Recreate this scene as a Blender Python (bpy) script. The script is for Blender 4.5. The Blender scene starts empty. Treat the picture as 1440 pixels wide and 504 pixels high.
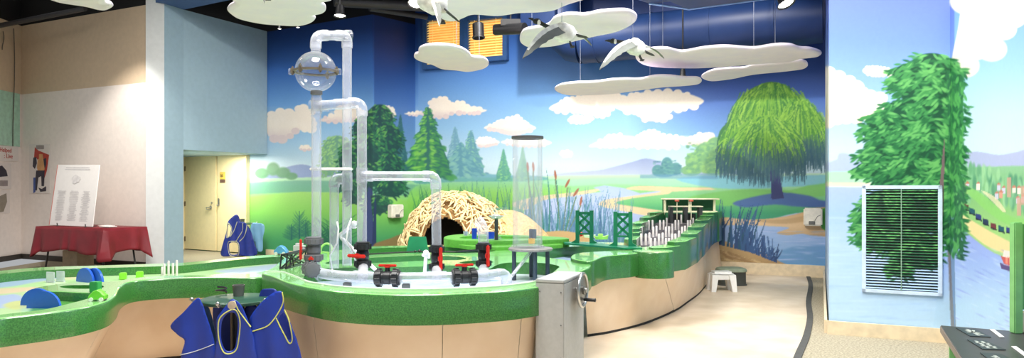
import bpy, bmesh, math, random
import numpy as np
from mathutils import Vector, Matrix
from mathutils.geometry import tessellate_polygon
random.seed(7)
R = random.Random(11)
F, CX, HY, H = 960.0, 720.0, 264.0, 1.42      # focal length and horizon of a 1440x504 frame, eye height
C = bpy.context.scene.collection
PI = math.pi

def P(px, py, z):                 # point of a horizontal plane seen at a pixel
    Y = (H - z) * F / (py - HY)
    return Vector(((px - CX) / F * Y, Y, z))
def A(px, py, Y):                 # point at a known distance
    return Vector(((px - CX) / F * Y, Y, H - (py - HY) / F * Y))
def fl(px, Y, z=0.0):
    return Vector(((px - CX) / F * Y, Y, z))
def lin(c):
    return tuple(((v/255)/12.92 if v/255 <= .04045 else ((v/255+.055)/1.055)**2.4) for v in c)

# ---------------------------------------------------------------- materials
MATS = {}
def mat(name, rgb, rough=.55, metal=0., var=.06, scale=12., bump=0., spec=.5, rgb2=None, emit=0., coat=0.):
    if name in MATS: return MATS[name]
    m = bpy.data.materials.new(name); m.use_nodes = True
    nt = m.node_tree; N = nt.nodes; L = nt.links
    b = N['Principled BSDF']
    tc = N.new('ShaderNodeTexCoord'); nz = N.new('ShaderNodeTexNoise')
    nz.inputs['Scale'].default_value = scale; nz.inputs['Detail'].default_value = 5
    L.new(tc.outputs['Object'], nz.inputs['Vector'])
    rp = N.new('ShaderNodeValToRGB')
    a = lin(rgb); c2 = lin(rgb2) if rgb2 else tuple(min(1, v*(1+2*var)) for v in a)
    if not rgb2: a = tuple(v*(1-var) for v in a)
    rp.color_ramp.elements[0].position = .35; rp.color_ramp.elements[1].position = .65
    rp.color_ramp.elements[0].color = (*a, 1); rp.color_ramp.elements[1].color = (*c2, 1)
    L.new(nz.outputs['Fac'], rp.inputs['Fac']); L.new(rp.outputs['Color'], b.inputs['Base Color'])
    b.inputs['Roughness'].default_value = rough; b.inputs['Metallic'].default_value = metal
    b.inputs['Specular IOR Level'].default_value = spec
    b.inputs['Coat Weight'].default_value = coat
    if emit:
        L.new(rp.outputs['Color'], b.inputs['Emission Color']); b.inputs['Emission Strength'].default_value = emit
    if bump:
        bp = N.new('ShaderNodeBump'); bp.inputs['Strength'].default_value = bump; bp.inputs['Distance'].default_value = .01
        L.new(nz.outputs['Fac'], bp.inputs['Height']); L.new(bp.outputs['Normal'], b.inputs['Normal'])
    MATS[name] = m
    return m
def clear_mat(name, tint, milk=.12, gloss=.25, rough=.08):
    if name in MATS: return MATS[name]
    m = bpy.data.materials.new(name); m.use_nodes = True
    nt = m.node_tree; N = nt.nodes; L = nt.links; N.remove(N['Principled BSDF']); out = N['Material Output']
    tr = N.new('ShaderNodeBsdfTransparent'); tr.inputs['Color'].default_value = (*[min(1, v) for v in tint], 1)
    df = N.new('ShaderNodeBsdfDiffuse'); df.inputs['Color'].default_value = (.82, .85, .9, 1)
    gl = N.new('ShaderNodeBsdfGlossy'); gl.inputs['Roughness'].default_value = rough
    lw = N.new('ShaderNodeLayerWeight'); lw.inputs['Blend'].default_value = .35
    nz = N.new('ShaderNodeTexNoise'); nz.inputs['Scale'].default_value = 9
    tc = N.new('ShaderNodeTexCoord'); L.new(tc.outputs['Object'], nz.inputs['Vector'])
    ma = N.new('ShaderNodeMath'); ma.operation = 'MULTIPLY_ADD'; ma.inputs[1].default_value = milk*1.2; ma.inputs[2].default_value = milk*.4
    L.new(nz.outputs['Fac'], ma.inputs[0])
    mb_ = N.new('ShaderNodeMath'); mb_.operation = 'MULTIPLY_ADD'; mb_.inputs[1].default_value = milk*1.6
    L.new(lw.outputs['Facing'], mb_.inputs[0]); L.new(ma.outputs[0], mb_.inputs[2]); mb_.use_clamp = True
    m1 = N.new('ShaderNodeMixShader'); L.new(mb_.outputs[0], m1.inputs[0]); L.new(tr.outputs[0], m1.inputs[1]); L.new(df.outputs[0], m1.inputs[2])
    g = N.new('ShaderNodeMath'); g.operation = 'MULTIPLY_ADD'; g.inputs[1].default_value = gloss; g.inputs[2].default_value = .03
    L.new(lw.outputs['Fresnel'], g.inputs[0])
    m2 = N.new('ShaderNodeMixShader'); L.new(g.outputs[0], m2.inputs[0]); L.new(m1.outputs[0], m2.inputs[1]); L.new(gl.outputs[0], m2.inputs[2])
    L.new(m2.outputs[0], out.inputs['Surface']); MATS[name] = m
    return m
def attr_mat(name, rough=.45, spec=.4, grain=.05):
    if name in MATS: return MATS[name]
    m = bpy.data.materials.new(name); m.use_nodes = True
    nt = m.node_tree; N = nt.nodes; L = nt.links; b = N['Principled BSDF']
    at = N.new('ShaderNodeVertexColor'); at.layer_name = 'paint'
    nz = N.new('ShaderNodeTexNoise'); nz.inputs['Scale'].default_value = 30; nz.inputs['Detail'].default_value = 4
    tc = N.new('ShaderNodeTexCoord'); L.new(tc.outputs['Object'], nz.inputs['Vector'])
    mr = N.new('ShaderNodeMapRange'); mr.inputs[3].default_value = 1-grain; mr.inputs[4].default_value = 1+grain
    L.new(nz.outputs['Fac'], mr.inputs[0])
    mx = N.new('ShaderNodeMixRGB'); mx.blend_type = 'MULTIPLY'; mx.inputs[0].default_value = 1
    L.new(at.outputs['Color'], mx.inputs[1]); L.new(mr.outputs[0], mx.inputs[2]); L.new(mx.outputs[0], b.inputs['Base Color'])
    b.inputs['Roughness'].default_value = rough; b.inputs['Specular IOR Level'].default_value = spec
    MATS[name] = m
    return m

# ---------------------------------------------------------------- mesh builder
def perp(d):
    d = Vector(d).normalized()
    u = d.cross(Vector((0, 0, 1)))
    if u.length < 1e-3: u = d.cross(Vector((1, 0, 0)))
    u.normalize(); return u, d.cross(u).normalized()
def smooth_closed(pts, n=6):
    out = []; N_ = len(pts)
    for i in range(N_):
        a, b, c, d = (Vector(pts[(i+k-1) % N_]) for k in range(4))
        for j in range(n):
            t = j/n
            out.append(.5*((2*b)+(c-a)*t+(2*a-5*b+4*c-d)*t*t+(-a+3*b-3*c+d)*t**3))
    return out
def smooth_open(pts, n=6):
    pts = [Vector(p) for p in pts]; q = [pts[0]*2-pts[1]]+pts+[pts[-1]*2-pts[-2]]; out = []
    for i in range(1, len(q)-2):
        a, b, c, d = q[i-1:i+3]
        for j in range(n):
            t = j/n
            out.append(.5*((2*b)+(c-a)*t+(2*a-5*b+4*c-d)*t*t+(-a+3*b-3*c+d)*t**3))
    out.append(pts[-1]); return out
class MB:
    def __init__(s): s.v = []; s.f = []
    def add(s, v, f):
        o = len(s.v); s.v += [Vector(p) for p in v]; s.f += [tuple(i+o for i in q) for q in f]; return s
    def box(s, c, d, rz=0, M=None):
        v = []
        for sx in (-.5, .5):
            for sy in (-.5, .5):
                for sz in (-.5, .5): v.append(Vector((sx*d[0], sy*d[1], sz*d[2])))
        rot = M if M else Matrix.Rotation(rz, 3, 'Z')
        v = [rot @ p + Vector(c) for p in v]
        return s.add(v, [(0,1,3,2),(4,6,7,5),(0,4,5,1),(2,3,7,6),(0,2,6,4),(1,5,7,3)])
    def bbox(s, c, d, r=.01, rz=0, M=None, seg=2):        # bevelled box
        bm = bmesh.new(); bmesh.ops.create_cube(bm, size=1)
        for v in bm.verts: v.co = Vector((v.co.x*d[0], v.co.y*d[1], v.co.z*d[2]))
        bmesh.ops.bevel(bm, geom=bm.edges[:], offset=min(r, min(d)*.45), segments=seg, affect='EDGES')
        rot = M if M else Matrix.Rotation(rz, 3, 'Z')
        bm.verts.index_update()
        s.add([rot @ v.co + Vector(c) for v in bm.verts], [tuple(v.index for v in f.verts) for f in bm.faces]); bm.free(); return s
    def tube(s, pts, r, n=10, caps=True, closed=False):
        pts = [Vector(p) for p in pts]; K = len(pts)
        rs = r if isinstance(r, (list, tuple)) else [r]*K
        u = None; vs = []
        for i, p in enumerate(pts):
            if closed: d = pts[(i+1) % K]-pts[i-1]
            else: d = pts[min(i+1, K-1)]-pts[max(i-1, 0)]
            if d.length < 1e-9: d = Vector((0, 0, 1))
            d.normalize()
            if u is None: u, w = perp(d)
            else:
                u = u - d*u.dot(d)
                if u.length < 1e-4: u, w = perp(d)
                u.normalize(); w = d.cross(u)
            for k in range(n):
                a = 2*PI*k/n; vs.append(p+(u*math.cos(a)+w*math.sin(a))*rs[i])
        fs = []
        for i in range(K if closed else K-1):
            for k in range(n):
                j = (i+1) % K
                fs.append((i*n+k, i*n+(k+1) % n, j*n+(k+1) % n, j*n+k))
        if caps and not closed:
            fs.append(tuple(reversed(range(n)))); fs.append(tuple((K-1)*n+k for k in range(n)))
        return s.add(vs, fs)
    def cyl(s, a, b, r, n=16, r2=None):
        return s.tube([a, b], [r, r if r2 is None else r2], n)
    def lathe(s, c, prof, n=24, ax=None, caps=False):     # prof: (radius, height)
        c = Vector(c); d = Vector(ax).normalized() if ax else Vector((0, 0, 1)); u, w = perp(d)
        vs = []
        for r, h in prof:
            for k in range(n):
                a = 2*PI*k/n; vs.append(c+d*h+(u*math.cos(a)+w*math.sin(a))*max(r, 1e-4))
        fs = [(i*n+k, i*n+(k+1) % n, (i+1)*n+(k+1) % n, (i+1)*n+k) for i in range(len(prof)-1) for k in range(n)]
        if caps:
            fs.append(tuple(reversed(range(n)))); fs.append(tuple((len(prof)-1)*n+k for k in range(n)))
        return s.add(vs, fs)
    def ball(s, c, r, n=16, sc=(1, 1, 1), M=None):
        m = n//2; prof = [(math.sin(PI*i/m), -math.cos(PI*i/m)) for i in range(m+1)]
        t = MB(); t.lathe((0, 0, 0), prof, n)
        M = M or Matrix.Identity(3)
        return s.add([M @ Vector((p.x*r*sc[0], p.y*r*sc[1], p.z*r*sc[2]))+Vector(c) for p in t.v], t.f)
    def prism(s, outer, z0, z1, holes=(), bevel=0., M=None, bottom=True):
        loops = [[Vector((p[0], p[1], 0)) for p in outer]]+[[Vector((p[0], p[1], 0)) for p in h] for h in holes]
        tris = tessellate_polygon(loops); flat = [p for l in loops for p in l]; n = len(flat)
        M = M or Matrix.Identity(4)
        area = sum(outer[i][0]*outer[(i+1) % len(outer)][1]-outer[(i+1) % len(outer)][0]*outer[i][1] for i in range(len(outer)))
        vs = [M @ Vector((p.x, p.y, z1)) for p in flat]+[M @ Vector((p.x, p.y, z0)) for p in flat]
        fs = [tuple(t) for t in tris]
        if bottom: fs += [tuple(i+n for i in reversed(t)) for t in tris]
        o = 0
        for l in loops:
            k = len(l)
            for i in range(k):
                a, b = o+i, o+(i+1) % k; fs.append((a, a+n, b+n, b))
            o += k
        return s.add(vs, fs)
    def slab(s, outer, z0, z1, r=.02, holes=()):          # prism with rounded top edge on the outer loop
        n = len(outer); ins = offset(outer, r*.3); ins2 = offset(outer, r)
        lo = [Vector((p[0], p[1], z0)) for p in outer]; hi = [Vector((p[0], p[1], z1-r)) for p in outer]
        m = [Vector((p[0], p[1], z1-r*.3)) for p in ins]
        s.add(lo+hi+m+[Vector((p[0], p[1], z1)) for p in ins2],
              [(j*n+i, j*n+(i+1) % n, (j+1)*n+(i+1) % n, (j+1)*n+i) for j in range(3) for i in range(n)])
        s.prism(ins2, z0, z1, holes); return s
def offset(pts, d):                                       # move a closed loop inwards by d
    n = len(pts); ar = sum(pts[i][0]*pts[(i+1) % n][1]-pts[(i+1) % n][0]*pts[i][1] for i in range(n)); sg = 1 if ar > 0 else -1
    out = []
    for i in range(n):
        a, b = pts[i-1], pts[(i+1) % n]; t = Vector((b[0]-a[0], b[1]-a[1]))
        if t.length < 1e-9: t = Vector((1, 0))
        t.normalize(); out.append(Vector((pts[i][0]-t.y*d*sg, pts[i][1]+t.x*d*sg, 0)))
    return out

ORG = {}
def finish(o, smooth):
    me = o.data
    bm = bmesh.new(); bm.from_mesh(me); bmesh.ops.recalc_face_normals(bm, faces=bm.faces[:]); bm.to_mesh(me); bm.free()
    if len(me.materials) == 2 and me.materials[1] and me.materials[1].name == 'lit green top':
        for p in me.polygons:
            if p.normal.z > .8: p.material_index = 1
    if smooth:
        me.polygons.foreach_set('use_smooth', [True]*len(me.polygons)); me.set_sharp_from_angle(angle=math.radians(smooth if smooth is not True else 40))
def obj(name, mb, m, parent=None, smooth=True, org=None):
    o0 = ORG[parent.name] if parent else Vector(org or (0, 0, 0))
    me = bpy.data.meshes.new(name); me.from_pydata([p-o0 for p in mb.v], [], mb.f); me.update()
    for x in (m if isinstance(m, list) else [m]): me.materials.append(x)
    o = bpy.data.objects.new(name, me); C.objects.link(o)
    finish(o, smooth)
    if parent: o.parent = parent
    else: o.location = o0
    ORG[o.name] = o0
    return o
def thing(name, label, cat, loc, group=None):
    o = bpy.data.objects.new(name, None); C.objects.link(o); o.location = loc; o.empty_display_size = .1
    o['label'] = label; o['category'] = cat
    if group: o['group'] = group
    ORG[o.name] = Vector(loc); return o
def solo(name, mb, m, label, cat, group=None, smooth=True, org=None):
    if org is None:
        xs = [p.x for p in mb.v]; ys = [p.y for p in mb.v]; org = ((min(xs)+max(xs))/2, (min(ys)+max(ys))/2, min(p.z for p in mb.v))
    o = obj(name, mb, m, None, smooth, org); o['label'] = label; o['category'] = cat
    if group: o['group'] = group
    return o
def struct(name, mb, m, parent=None, smooth=False):
    o = obj(name, mb, m, parent, smooth)
    if not parent: o['kind'] = 'structure'
    return o
def copy_thing(root, loc, label=None, rotz=0, scale=None):
    r = root.copy(); C.objects.link(r); r.location = loc; r.rotation_euler = (0, 0, rotz)
    if label: r['label'] = label
    if scale: r.scale = (scale,)*3
    ORG[r.name] = Vector(loc)
    def rec(a, b):
        for ch in list(a.children):
            c = ch.copy(); C.objects.link(c); c.parent = b; rec(ch, c)
    rec(root, r)
    return r
# ---------------------------------------------------------------- mural design sheets
class Sheet:
    def __init__(s, x0, x1, y0, y1, sc=2):
        s.x0, s.y0, s.sc = x0, y0, sc; s.w, s.h = int((x1-x0)*sc), int((y1-y0)*sc)
        s.im = np.zeros((s.h, s.w, 3), np.float32)
        s.X = x0+(np.arange(s.w)+.5)/sc; s.Y = y0+(np.arange(s.h)+.5)/sc
    def win(s, xa, ya, xb, yb):
        i0 = max(0, int((xa-s.x0)*s.sc)); i1 = min(s.w, int((xb-s.x0)*s.sc)+2)
        j0 = max(0, int((ya-s.y0)*s.sc)); j1 = min(s.h, int((yb-s.y0)*s.sc)+2)
        return (i0, i1, j0, j1) if i1 > i0 and j1 > j0 else None
    def ramp(s, stops, Y):
        ys = [a for a, _ in stops]
        return np.stack([np.interp(Y, ys, [c[k] for _, c in stops]) for k in range(3)], -1)
    def poly(s, pts, col, alpha=1., smooth=0, soft=0):
        if smooth: pts = [(p.x, p.y) for p in smooth_closed([(a, b, 0) for a, b in pts], smooth)]
        xs = [p[0] for p in pts]; ys = [p[1] for p in pts]
        w = s.win(min(xs)-1, min(ys)-1, max(xs)+1, max(ys)+1)
        if not w: return
        i0, i1, j0, j1 = w; X = s.X[i0:i1]; Y = s.Y[j0:j1]; m = np.zeros((len(Y), len(X)), bool)
        n = len(pts)
        for k in range(n):
            (xa, ya), (xb, yb) = pts[k], pts[(k+1) % n]
            if ya == yb: continue
            r = np.nonzero((Y > min(ya, yb)) & (Y <= max(ya, yb)))[0]
            if len(r) == 0: continue
            xc = xa+(Y[r]-ya)*(xb-xa)/(yb-ya)
            m[r] ^= X[None, :] > xc[:, None]
        s.put(i0, i1, j0, j1, m.astype(np.float32), col, alpha, soft)
    def put(s, i0, i1, j0, j1, m, col, alpha, soft=0):
        if soft:
            for _ in range(int(soft)):
                m[1:-1] = (m[:-2]+2*m[1:-1]+m[2:])/4; m[:, 1:-1] = (m[:, :-2]+2*m[:, 1:-1]+m[:, 2:])/4
        m = (m*alpha)[..., None]
        if isinstance(col, list): c = s.ramp(col, s.Y[j0:j1])[:, None, :]
        else: c = np.array(col, np.float32)
        s.im[j0:j1, i0:i1] = s.im[j0:j1, i0:i1]*(1-m)+c*m
    def ell(s, cx, cy, rx, ry, col, alpha=1., ang=0., soft=.3):
        rr = max(rx, ry)+1; w = s.win(cx-rr, cy-rr, cx+rr, cy+rr)
        if not w: return
        i0, i1, j0, j1 = w; dx = s.X[i0:i1][None, :]-cx; dy = s.Y[j0:j1][:, None]-cy
        ca, sa = math.cos(ang), math.sin(ang); d = np.sqrt(((dx*ca+dy*sa)/rx)**2+((-dx*sa+dy*ca)/ry)**2)
        s.put(i0, i1, j0, j1, np.clip((1-d)/soft, 0, 1), col, alpha)
    def blade(s, x, y, x2, y2, w, col, bend=0., alpha=1.):
        n = 7; L_ = []; R_ = []; dx, dy = x2-x, y2-y; l = math.hypot(dx, dy) or 1; nx, ny = -dy/l, dx/l
        for k in range(n+1):
            t = k/n; b = bend*math.sin(PI*t*.5)**2*0+bend*4*t*(1-t); px, py = x+dx*t+nx*b, y+dy*t+ny*b; q = w*(1-t)**.7*.5+.15
            L_.append((px+nx*q, py+ny*q)); R_.append((px-nx*q, py-ny*q))
        s.poly(L_+R_[::-1], col, alpha)
    def leaf(s, x, y, l, w, ang, col, alpha=1.):
        s.ell(x+math.cos(ang)*l/2, y+math.sin(ang)*l/2, l/2, w/2, col, alpha, ang, .5)
    def cloud(s, pts, col=(247, 234, 220), low=(225, 205, 205)):
        ys = [p[1] for p in pts]; a, b = min(ys), max(ys)
        s.poly(pts, [(a, col), (a+(b-a)*.6, col), (b, low)], 1, 5, 2)
        xs = [p[0] for p in pts]; w = max(xs)-min(xs); cx = (max(xs)+min(xs))/2; cy = (a+b)/2
        q = [(p.x, p.y) for p in smooth_closed([(x, y, 0) for x, y in pts], 4)]; acc = 99; r = max(2.0, (b-a)*.11)
        for (x0, y0), (x1, y1) in zip(q[:-1], q[1:]):
            acc += math.hypot(x1-x0, y1-y0)
            if acc > r*1.75 and abs(x0-cx) < w*.42:
                acc = 0; rr = r*R.uniform(.8, 1.35); dx, dy = cx-x0, cy-y0; s.ell(x0+dx/(abs(dx)+abs(dy)+1)*r*.5, y0+dy/(abs(dx)+abs(dy)+1)*r*.5, rr*1.25, rr, col if y0 < cy+(b-a)*.2 else low, 1, 0, .12)
        for k in range(int(w/7)):
            s.ell(min(xs)+w*(.2+.6*R.random()), a+(b-a)*(.35+.35*R.random()), w*.07, (b-a)*.12, (255, 244, 232), .25, 0, 1)
    def sample(s, px, py):
        i = np.clip((px-s.x0)*s.sc-.5, 0, s.w-1.001); j = np.clip((py-s.y0)*s.sc-.5, 0, s.h-1.001)
        i0 = i.astype(int); j0 = j.astype(int); a = (i-i0)[:, None]; b = (j-j0)[:, None]; I = s.im
        c = (I[j0, i0]*(1-a)+I[j0, i0+1]*a)*(1-b)+(I[j0+1, i0]*(1-a)+I[j0+1, i0+1]*a)*b
        c = np.clip(c/255, 0, 1); return np.where(c <= .04045, c/12.92, ((c+.055)/1.055)**2.4)
    def conifer(s, x, top, bot, w, dark, mid, lite, n=260):
        s.poly([(x, top), (x+w*.2, top+(bot-top)*.4), (x+w*.45, bot-2), (x-w*.45, bot-2), (x-w*.2, top+(bot-top)*.4)], dark, .95, 3, 1)
        for k in range(n):
            t = (k/n)**.75; y = top+(bot-top)*t; hw = w*.5*(.06+.94*t)*(.8+.2*math.sin(t*PI*11))
            u = R.uniform(-1, 1); px = x+u*hw; l = w*.16*(.4+t)
            c = mid if R.random() < .5 else (lite if u < .35 and R.random() < .75 else dark)
            s.leaf(px, y, l, l*.42, (.5 if u > 0 else PI-.5)+R.uniform(-.3, .3), c, .8)
    def foliage(s, blobs, cols, n, l, w, down=.6):
        for cx, cy, rx, ry in blobs: s.ell(cx, cy, rx, ry, cols[0], .97, 0, .08)
        tot = sum(b[2]*b[3] for b in blobs)
        for cx, cy, rx, ry in blobs:
            for k in range(int(n*rx*ry/tot)):
                a = R.uniform(0, 2*PI); q = math.sqrt(R.random())*1.02; x = cx+rx*q*math.cos(a); y = cy+ry*q*math.sin(a)
                t = (cy+ry-y)/(2*ry); c = cols[min(len(cols)-1, int(1+(len(cols)-1)*max(0, min(.999, t*.75+R.uniform(-.2, .35)))))]
                s.leaf(x, y, l*R.uniform(.7, 1.2), w, down+(0 if x > cx else PI-2*down)+R.uniform(-.5, .5), c, .9)

def V(*c): return c
# ---- sheet A: pond landscape on the three back walls
SA = Sheet(280, 1320, -160, 420)
SA.im[:] = SA.ramp([(-160, (10, 26, 66)), (10, (20, 50, 108)), (50, (44, 88, 160)), (80, (66, 114, 190)), (120, (96, 148, 214)), (180, (140, 190, 232)), (232, (196, 222, 236)), (300, (190, 215, 225))], SA.Y)[:, None, :]  # painted sky; its top navy also holds the shade under the ceiling
for kq in range(40): SA.poly([(880+kq*4, -160), (1320, -160), (1320, 190), (1080+kq, 215), (884+kq*4, 190)], [(-160, (10, 24, 64)), (60, (32, 60, 130)), (130, (58, 92, 186)), (190, (110, 160, 222)), (215, (150, 195, 230))], .055, 0, 2)
SA.poly([(280, -160), (588, -160), (588, 150), (280, 150)], [(-160, (10, 26, 66)), (40, (26, 60, 128)), (100, (58, 108, 186)), (150, (110, 165, 225))], 1, 0, 5)
SA.poly([(526, -160), (584, -160), (584, 250), (526, 250)], [(-160, (10, 26, 66)), (60, (22, 50, 112)), (150, (56, 100, 180)), (250, (110, 160, 205))], .75, 0, 2)
# mountains
SA.poly([(380, 252), (392, 240), (412, 233), (430, 232), (448, 238), (475, 241), (505, 246), (560, 248), (600, 254)], (126, 144, 196), .8, 4, 2)
SA.poly([(745, 250), (800, 243), (840, 240), (870, 233), (892, 227), (908, 223), (928, 227), (948, 233), (975, 238), (1010, 240), (1080, 246), (1080, 256), (745, 256)], [(222, (140, 156, 206)), (250, (186, 200, 226))], .9, 3, 2)
# clouds
SA.cloud([(372, 172), (384, 158), (402, 156), (416, 160), (424, 150), (440, 157), (432, 166), (446, 172), (440, 182), (420, 184), (408, 194), (392, 198), (378, 192)])
SA.cloud([(448, 170), (470, 160), (478, 150), (500, 148), (508, 156), (520, 160), (505, 168), (480, 172)])
SA.cloud([(532, 156), (541, 149), (552, 152), (557, 163), (545, 165)]); SA.cloud([(568, 160), (584, 158), (594, 156), (586, 163)])
SA.cloud([(588, 160), (604, 154), (606, 142), (622, 137), (632, 145), (648, 143), (662, 152), (685, 155), (668, 160), (640, 160), (622, 166), (602, 164)])
SA.cloud([(680, 180), (700, 172), (718, 165), (728, 163), (738, 172), (754, 180), (742, 185), (720, 189), (700, 184)])
SA.cloud([(668, 198), (684, 193), (703, 200), (690, 205), (676, 207)], (240, 236, 236)); SA.cloud([(704, 200), (728, 195), (760, 196), (776, 201), (760, 206), (728, 206)], (240, 236, 236))
SA.cloud([(772, 152), (796, 140), (830, 132), (862, 132), (884, 142), (866, 150), (852, 164), (836, 164), (812, 158), (788, 158)])
SA.cloud([(862, 148), (880, 136), (910, 129), (940, 128), (968, 132), (990, 142), (972, 152), (942, 156), (940, 168), (906, 170), (896, 158), (876, 156)])
SA.cloud([(798, 168), (812, 163), (836, 166), (826, 172), (806, 174)])
SA.cloud([(828, 206), (848, 196), (858, 191), (874, 190), (880, 197), (896, 192), (906, 186), (920, 183), (934, 190), (952, 192), (968, 196), (990, 187), (1004, 188), (1002, 200), (976, 202), (952, 203), (952, 208), (900, 209), (904, 204), (880, 206), (850, 207)])
SA.cloud([(786, 216), (798, 212), (806, 217), (796, 221)], (226, 230, 238)); SA.cloud([(420, 208), (430, 205), (440, 209), (428, 212)])
# fields
SA.poly([(280, 258), (360, 252), (420, 250), (520, 247), (600, 249), (700, 250), (800, 247), (900, 246), (1000, 246), (1100, 244), (1320, 244), (1320, 420), (280, 420)], [(244, (196, 226, 200)), (262, (144, 210, 150)), (290, (134, 206, 94)), (330, (64, 150, 84)), (420, (30, 100, 60))], 1, 0, 2)
SA.poly([(280, 262), (375, 256), (440, 254), (540, 258), (600, 262), (600, 276), (440, 270), (280, 276)], (84, 150, 140), .6, 4, 3)
SA.poly([(280, 290), (360, 276), (420, 270), (500, 272), (560, 280), (600, 286), (600, 420), (280, 420)], [(270, (156, 214, 100)), (300, (124, 200, 84)), (340, (58, 150, 94)), (420, (30, 104, 74))], .92, 0, 4)
SA.poly([(584, 262), (660, 256), (760, 252), (800, 256), (790, 275), (700, 290), (584, 300)], [(252, (130, 204, 170)), (270, (140, 212, 96)), (300, (120, 196, 70))], .8, 4, 4)
SA.poly([(584, 236), (640, 240), (700, 246), (760, 248), (760, 254), (640, 256), (584, 258)], (70, 150, 170), .65, 4, 3)
for cx, cy, rx, ry in ((368, 244, 12, 9), (384, 238, 11, 11), (398, 243, 12, 9), (410, 248, 10, 6)): SA.ell(cx, cy, rx, ry, (92, 150, 104), .9, 0, .3)
# water
SA.poly([(738, 292), (760, 280), (806, 275), (846, 270), (834, 264), (850, 261), (878, 265), (900, 272), (930, 268), (1320, 268), (1320, 420), (720, 420)], [(262, (170, 196, 232)), (290, (176, 194, 236)), (330, (150, 180, 226)), (380, (120, 170, 214))], 1, 0, 2)
SA.poly([(720, 286), (760, 276), (806, 271), (840, 266), (838, 270), (806, 276), (764, 282), (738, 296)], (232, 206, 166), .95, 3, 1)
SA.poly([(842, 287), (852, 281), (880, 277), (930, 270), (905, 268), (880, 266), (900, 262), (960, 264), (1010, 268), (1010, 310), (960, 314), (910, 304), (880, 298), (850, 292)], (230, 204, 160), 1, 3, 1)
SA.poly([(866, 286), (890, 279), (940, 273), (980, 268), (1320, 262), (1320, 300), (1160, 300), (1120, 300), (1080, 309), (1040, 309), (1000, 306), (940, 298), (900, 292)], [(264, (150, 208, 150)), (285, (104, 190, 120)), (300, (60, 160, 110)), (312, (60, 150, 120))], 1, 3, 2)
SA.poly([(760, 256), (820, 252), (900, 250), (1000, 252), (1000, 262), (930, 262), (860, 259), (800, 262)], (160, 216, 190), .7, 3, 3)
SA.poly([(950, 252), (1010, 247), (1080, 249), (1160, 246), (1320, 246), (1320, 262), (1140, 262), (1060, 266), (1000, 264)], (122, 192, 220), .85, 3, 3)
SA.poly([(965, 280), (1010, 270), (1060, 266), (1110, 268), (1160, 258), (1320, 256), (1320, 272), (1160, 276), (1080, 284), (1020, 290)], (120, 196, 96), .85, 3, 4)
SA.poly([(1030, 286), (1060, 277), (1100, 271), (1140, 276), (1170, 284), (1320, 290), (1320, 296), (1140, 292), (1090, 288), (1050, 292)], (66, 92, 178), .85, 3, 5)
SA.poly([(1016, 306), (1050, 309), (1090, 307), (1129, 299), (1150, 292), (1320, 290), (1320, 334), (1161, 333), (1129, 329), (1108, 331), (1092, 328), (1110, 321), (1095, 319), (1046, 317), (1016, 316)], [(290, (206, 168, 116)), (318, (226, 192, 146)), (334, (196, 160, 112))], 1, 3, 1)
SA.poly([(1060, 309), (1100, 309), (1130, 304), (1150, 300), (1130, 312), (1090, 315)], (176, 140, 96), .5, 3, 3)
SA.poly([(1100, 352), (1170, 345), (1320, 345), (1320, 400), (1110, 385)], (76, 136, 190), .55, 3, 10)
for k in range(60):
    y = R.uniform(322, 376); x = R.uniform(1050, 1165); SA.ell(x, y, R.uniform(8, 24), .9, R.choice([(196, 206, 244), (108, 150, 214)]), .45, 0, .8)
for k in range(60):
    y = R.uniform(285, 335); x = R.uniform(750, 900); SA.ell(x, y, R.uniform(8, 22), .9, R.choice([(204, 212, 244), (150, 176, 226)]), .4, 0, .8)
# distant bushes
for cx, cy, rx, ry in ((925, 240, 9, 9), (938, 232, 9, 12), (950, 238, 10, 10), (934, 244, 18, 6)): SA.ell(cx, cy, rx, ry, (84, 144, 152), .95, 0, .2)
for cx, cy, rx, ry in ((975, 228, 12, 14), (990, 216, 14, 16), (1006, 206, 14, 14), (1004, 230, 26, 18), (972, 240, 16, 8)): SA.ell(cx, cy, rx, ry, (120, 176, 120), .95, 0, .15)
for k in range(160): SA.ell(R.uniform(966, 1020), R.uniform(200, 242), R.uniform(2, 5), R.uniform(1.5, 3), R.choice([(150, 204, 120), (96, 154, 122)]), .5)
for k in range(50): SA.ell(R.uniform(918, 958), R.uniform(226, 246), R.uniform(2, 4), 1.6, R.choice([(104, 166, 156), (66, 122, 140)]), .5)
SA.poly([(900, 246), (1010, 244), (1010, 252), (900, 251)], (96, 150, 190), .6, 0, 3)
# conifers
for a in ((563, 160, 250, 26, (40, 96, 110), (60, 122, 124), (84, 146, 130), 200),
          (640, 178, 246, 34, (104, 158, 186), (124, 178, 196), (146, 198, 200), 220), (662, 183, 246, 40, (92, 150, 170), (112, 176, 168), (140, 204, 168), 240), (648, 200, 248, 60, (90, 150, 170), (112, 174, 180), (130, 190, 180), 160),
          (602, 150, 248, 66, (44, 110, 96), (70, 156, 84), (130, 206, 90), 520), (708, 209, 254, 22, (86, 158, 140), (110, 186, 140), (136, 206, 140), 150), (735, 206, 254, 20, (104, 170, 150), (124, 190, 150), (150, 212, 150), 140)): SA.conifer(*a)
# leafy tree beside the corner
SA.blade(517, 352, 520, 170, 16, (44, 62, 110)); SA.foliage([(474, 214, 22, 24), (462, 232, 12, 16)], [(104, 160, 130), (124, 180, 120), (150, 204, 130)], 240, 6, 2.6)
SA.foliage([(534, 170, 20, 24), (512, 182, 16, 20), (546, 196, 20, 22), (520, 212, 30, 26), (548, 232, 18, 18), (514, 246, 26, 20), (490, 226, 14, 26), (550, 264, 22, 14), (530, 288, 20, 14), (496, 270, 14, 18), (484, 256, 10, 14)], [(24, 66, 66), (24, 66, 66), (30, 86, 70), (46, 124, 74), (96, 166, 80)], 1500, 7, 2.8)
SA.blade(519, 350, 519, 262, 14, (48, 66, 118)); SA.blade(526, 345, 528, 270, 6, (34, 50, 94))
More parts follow.
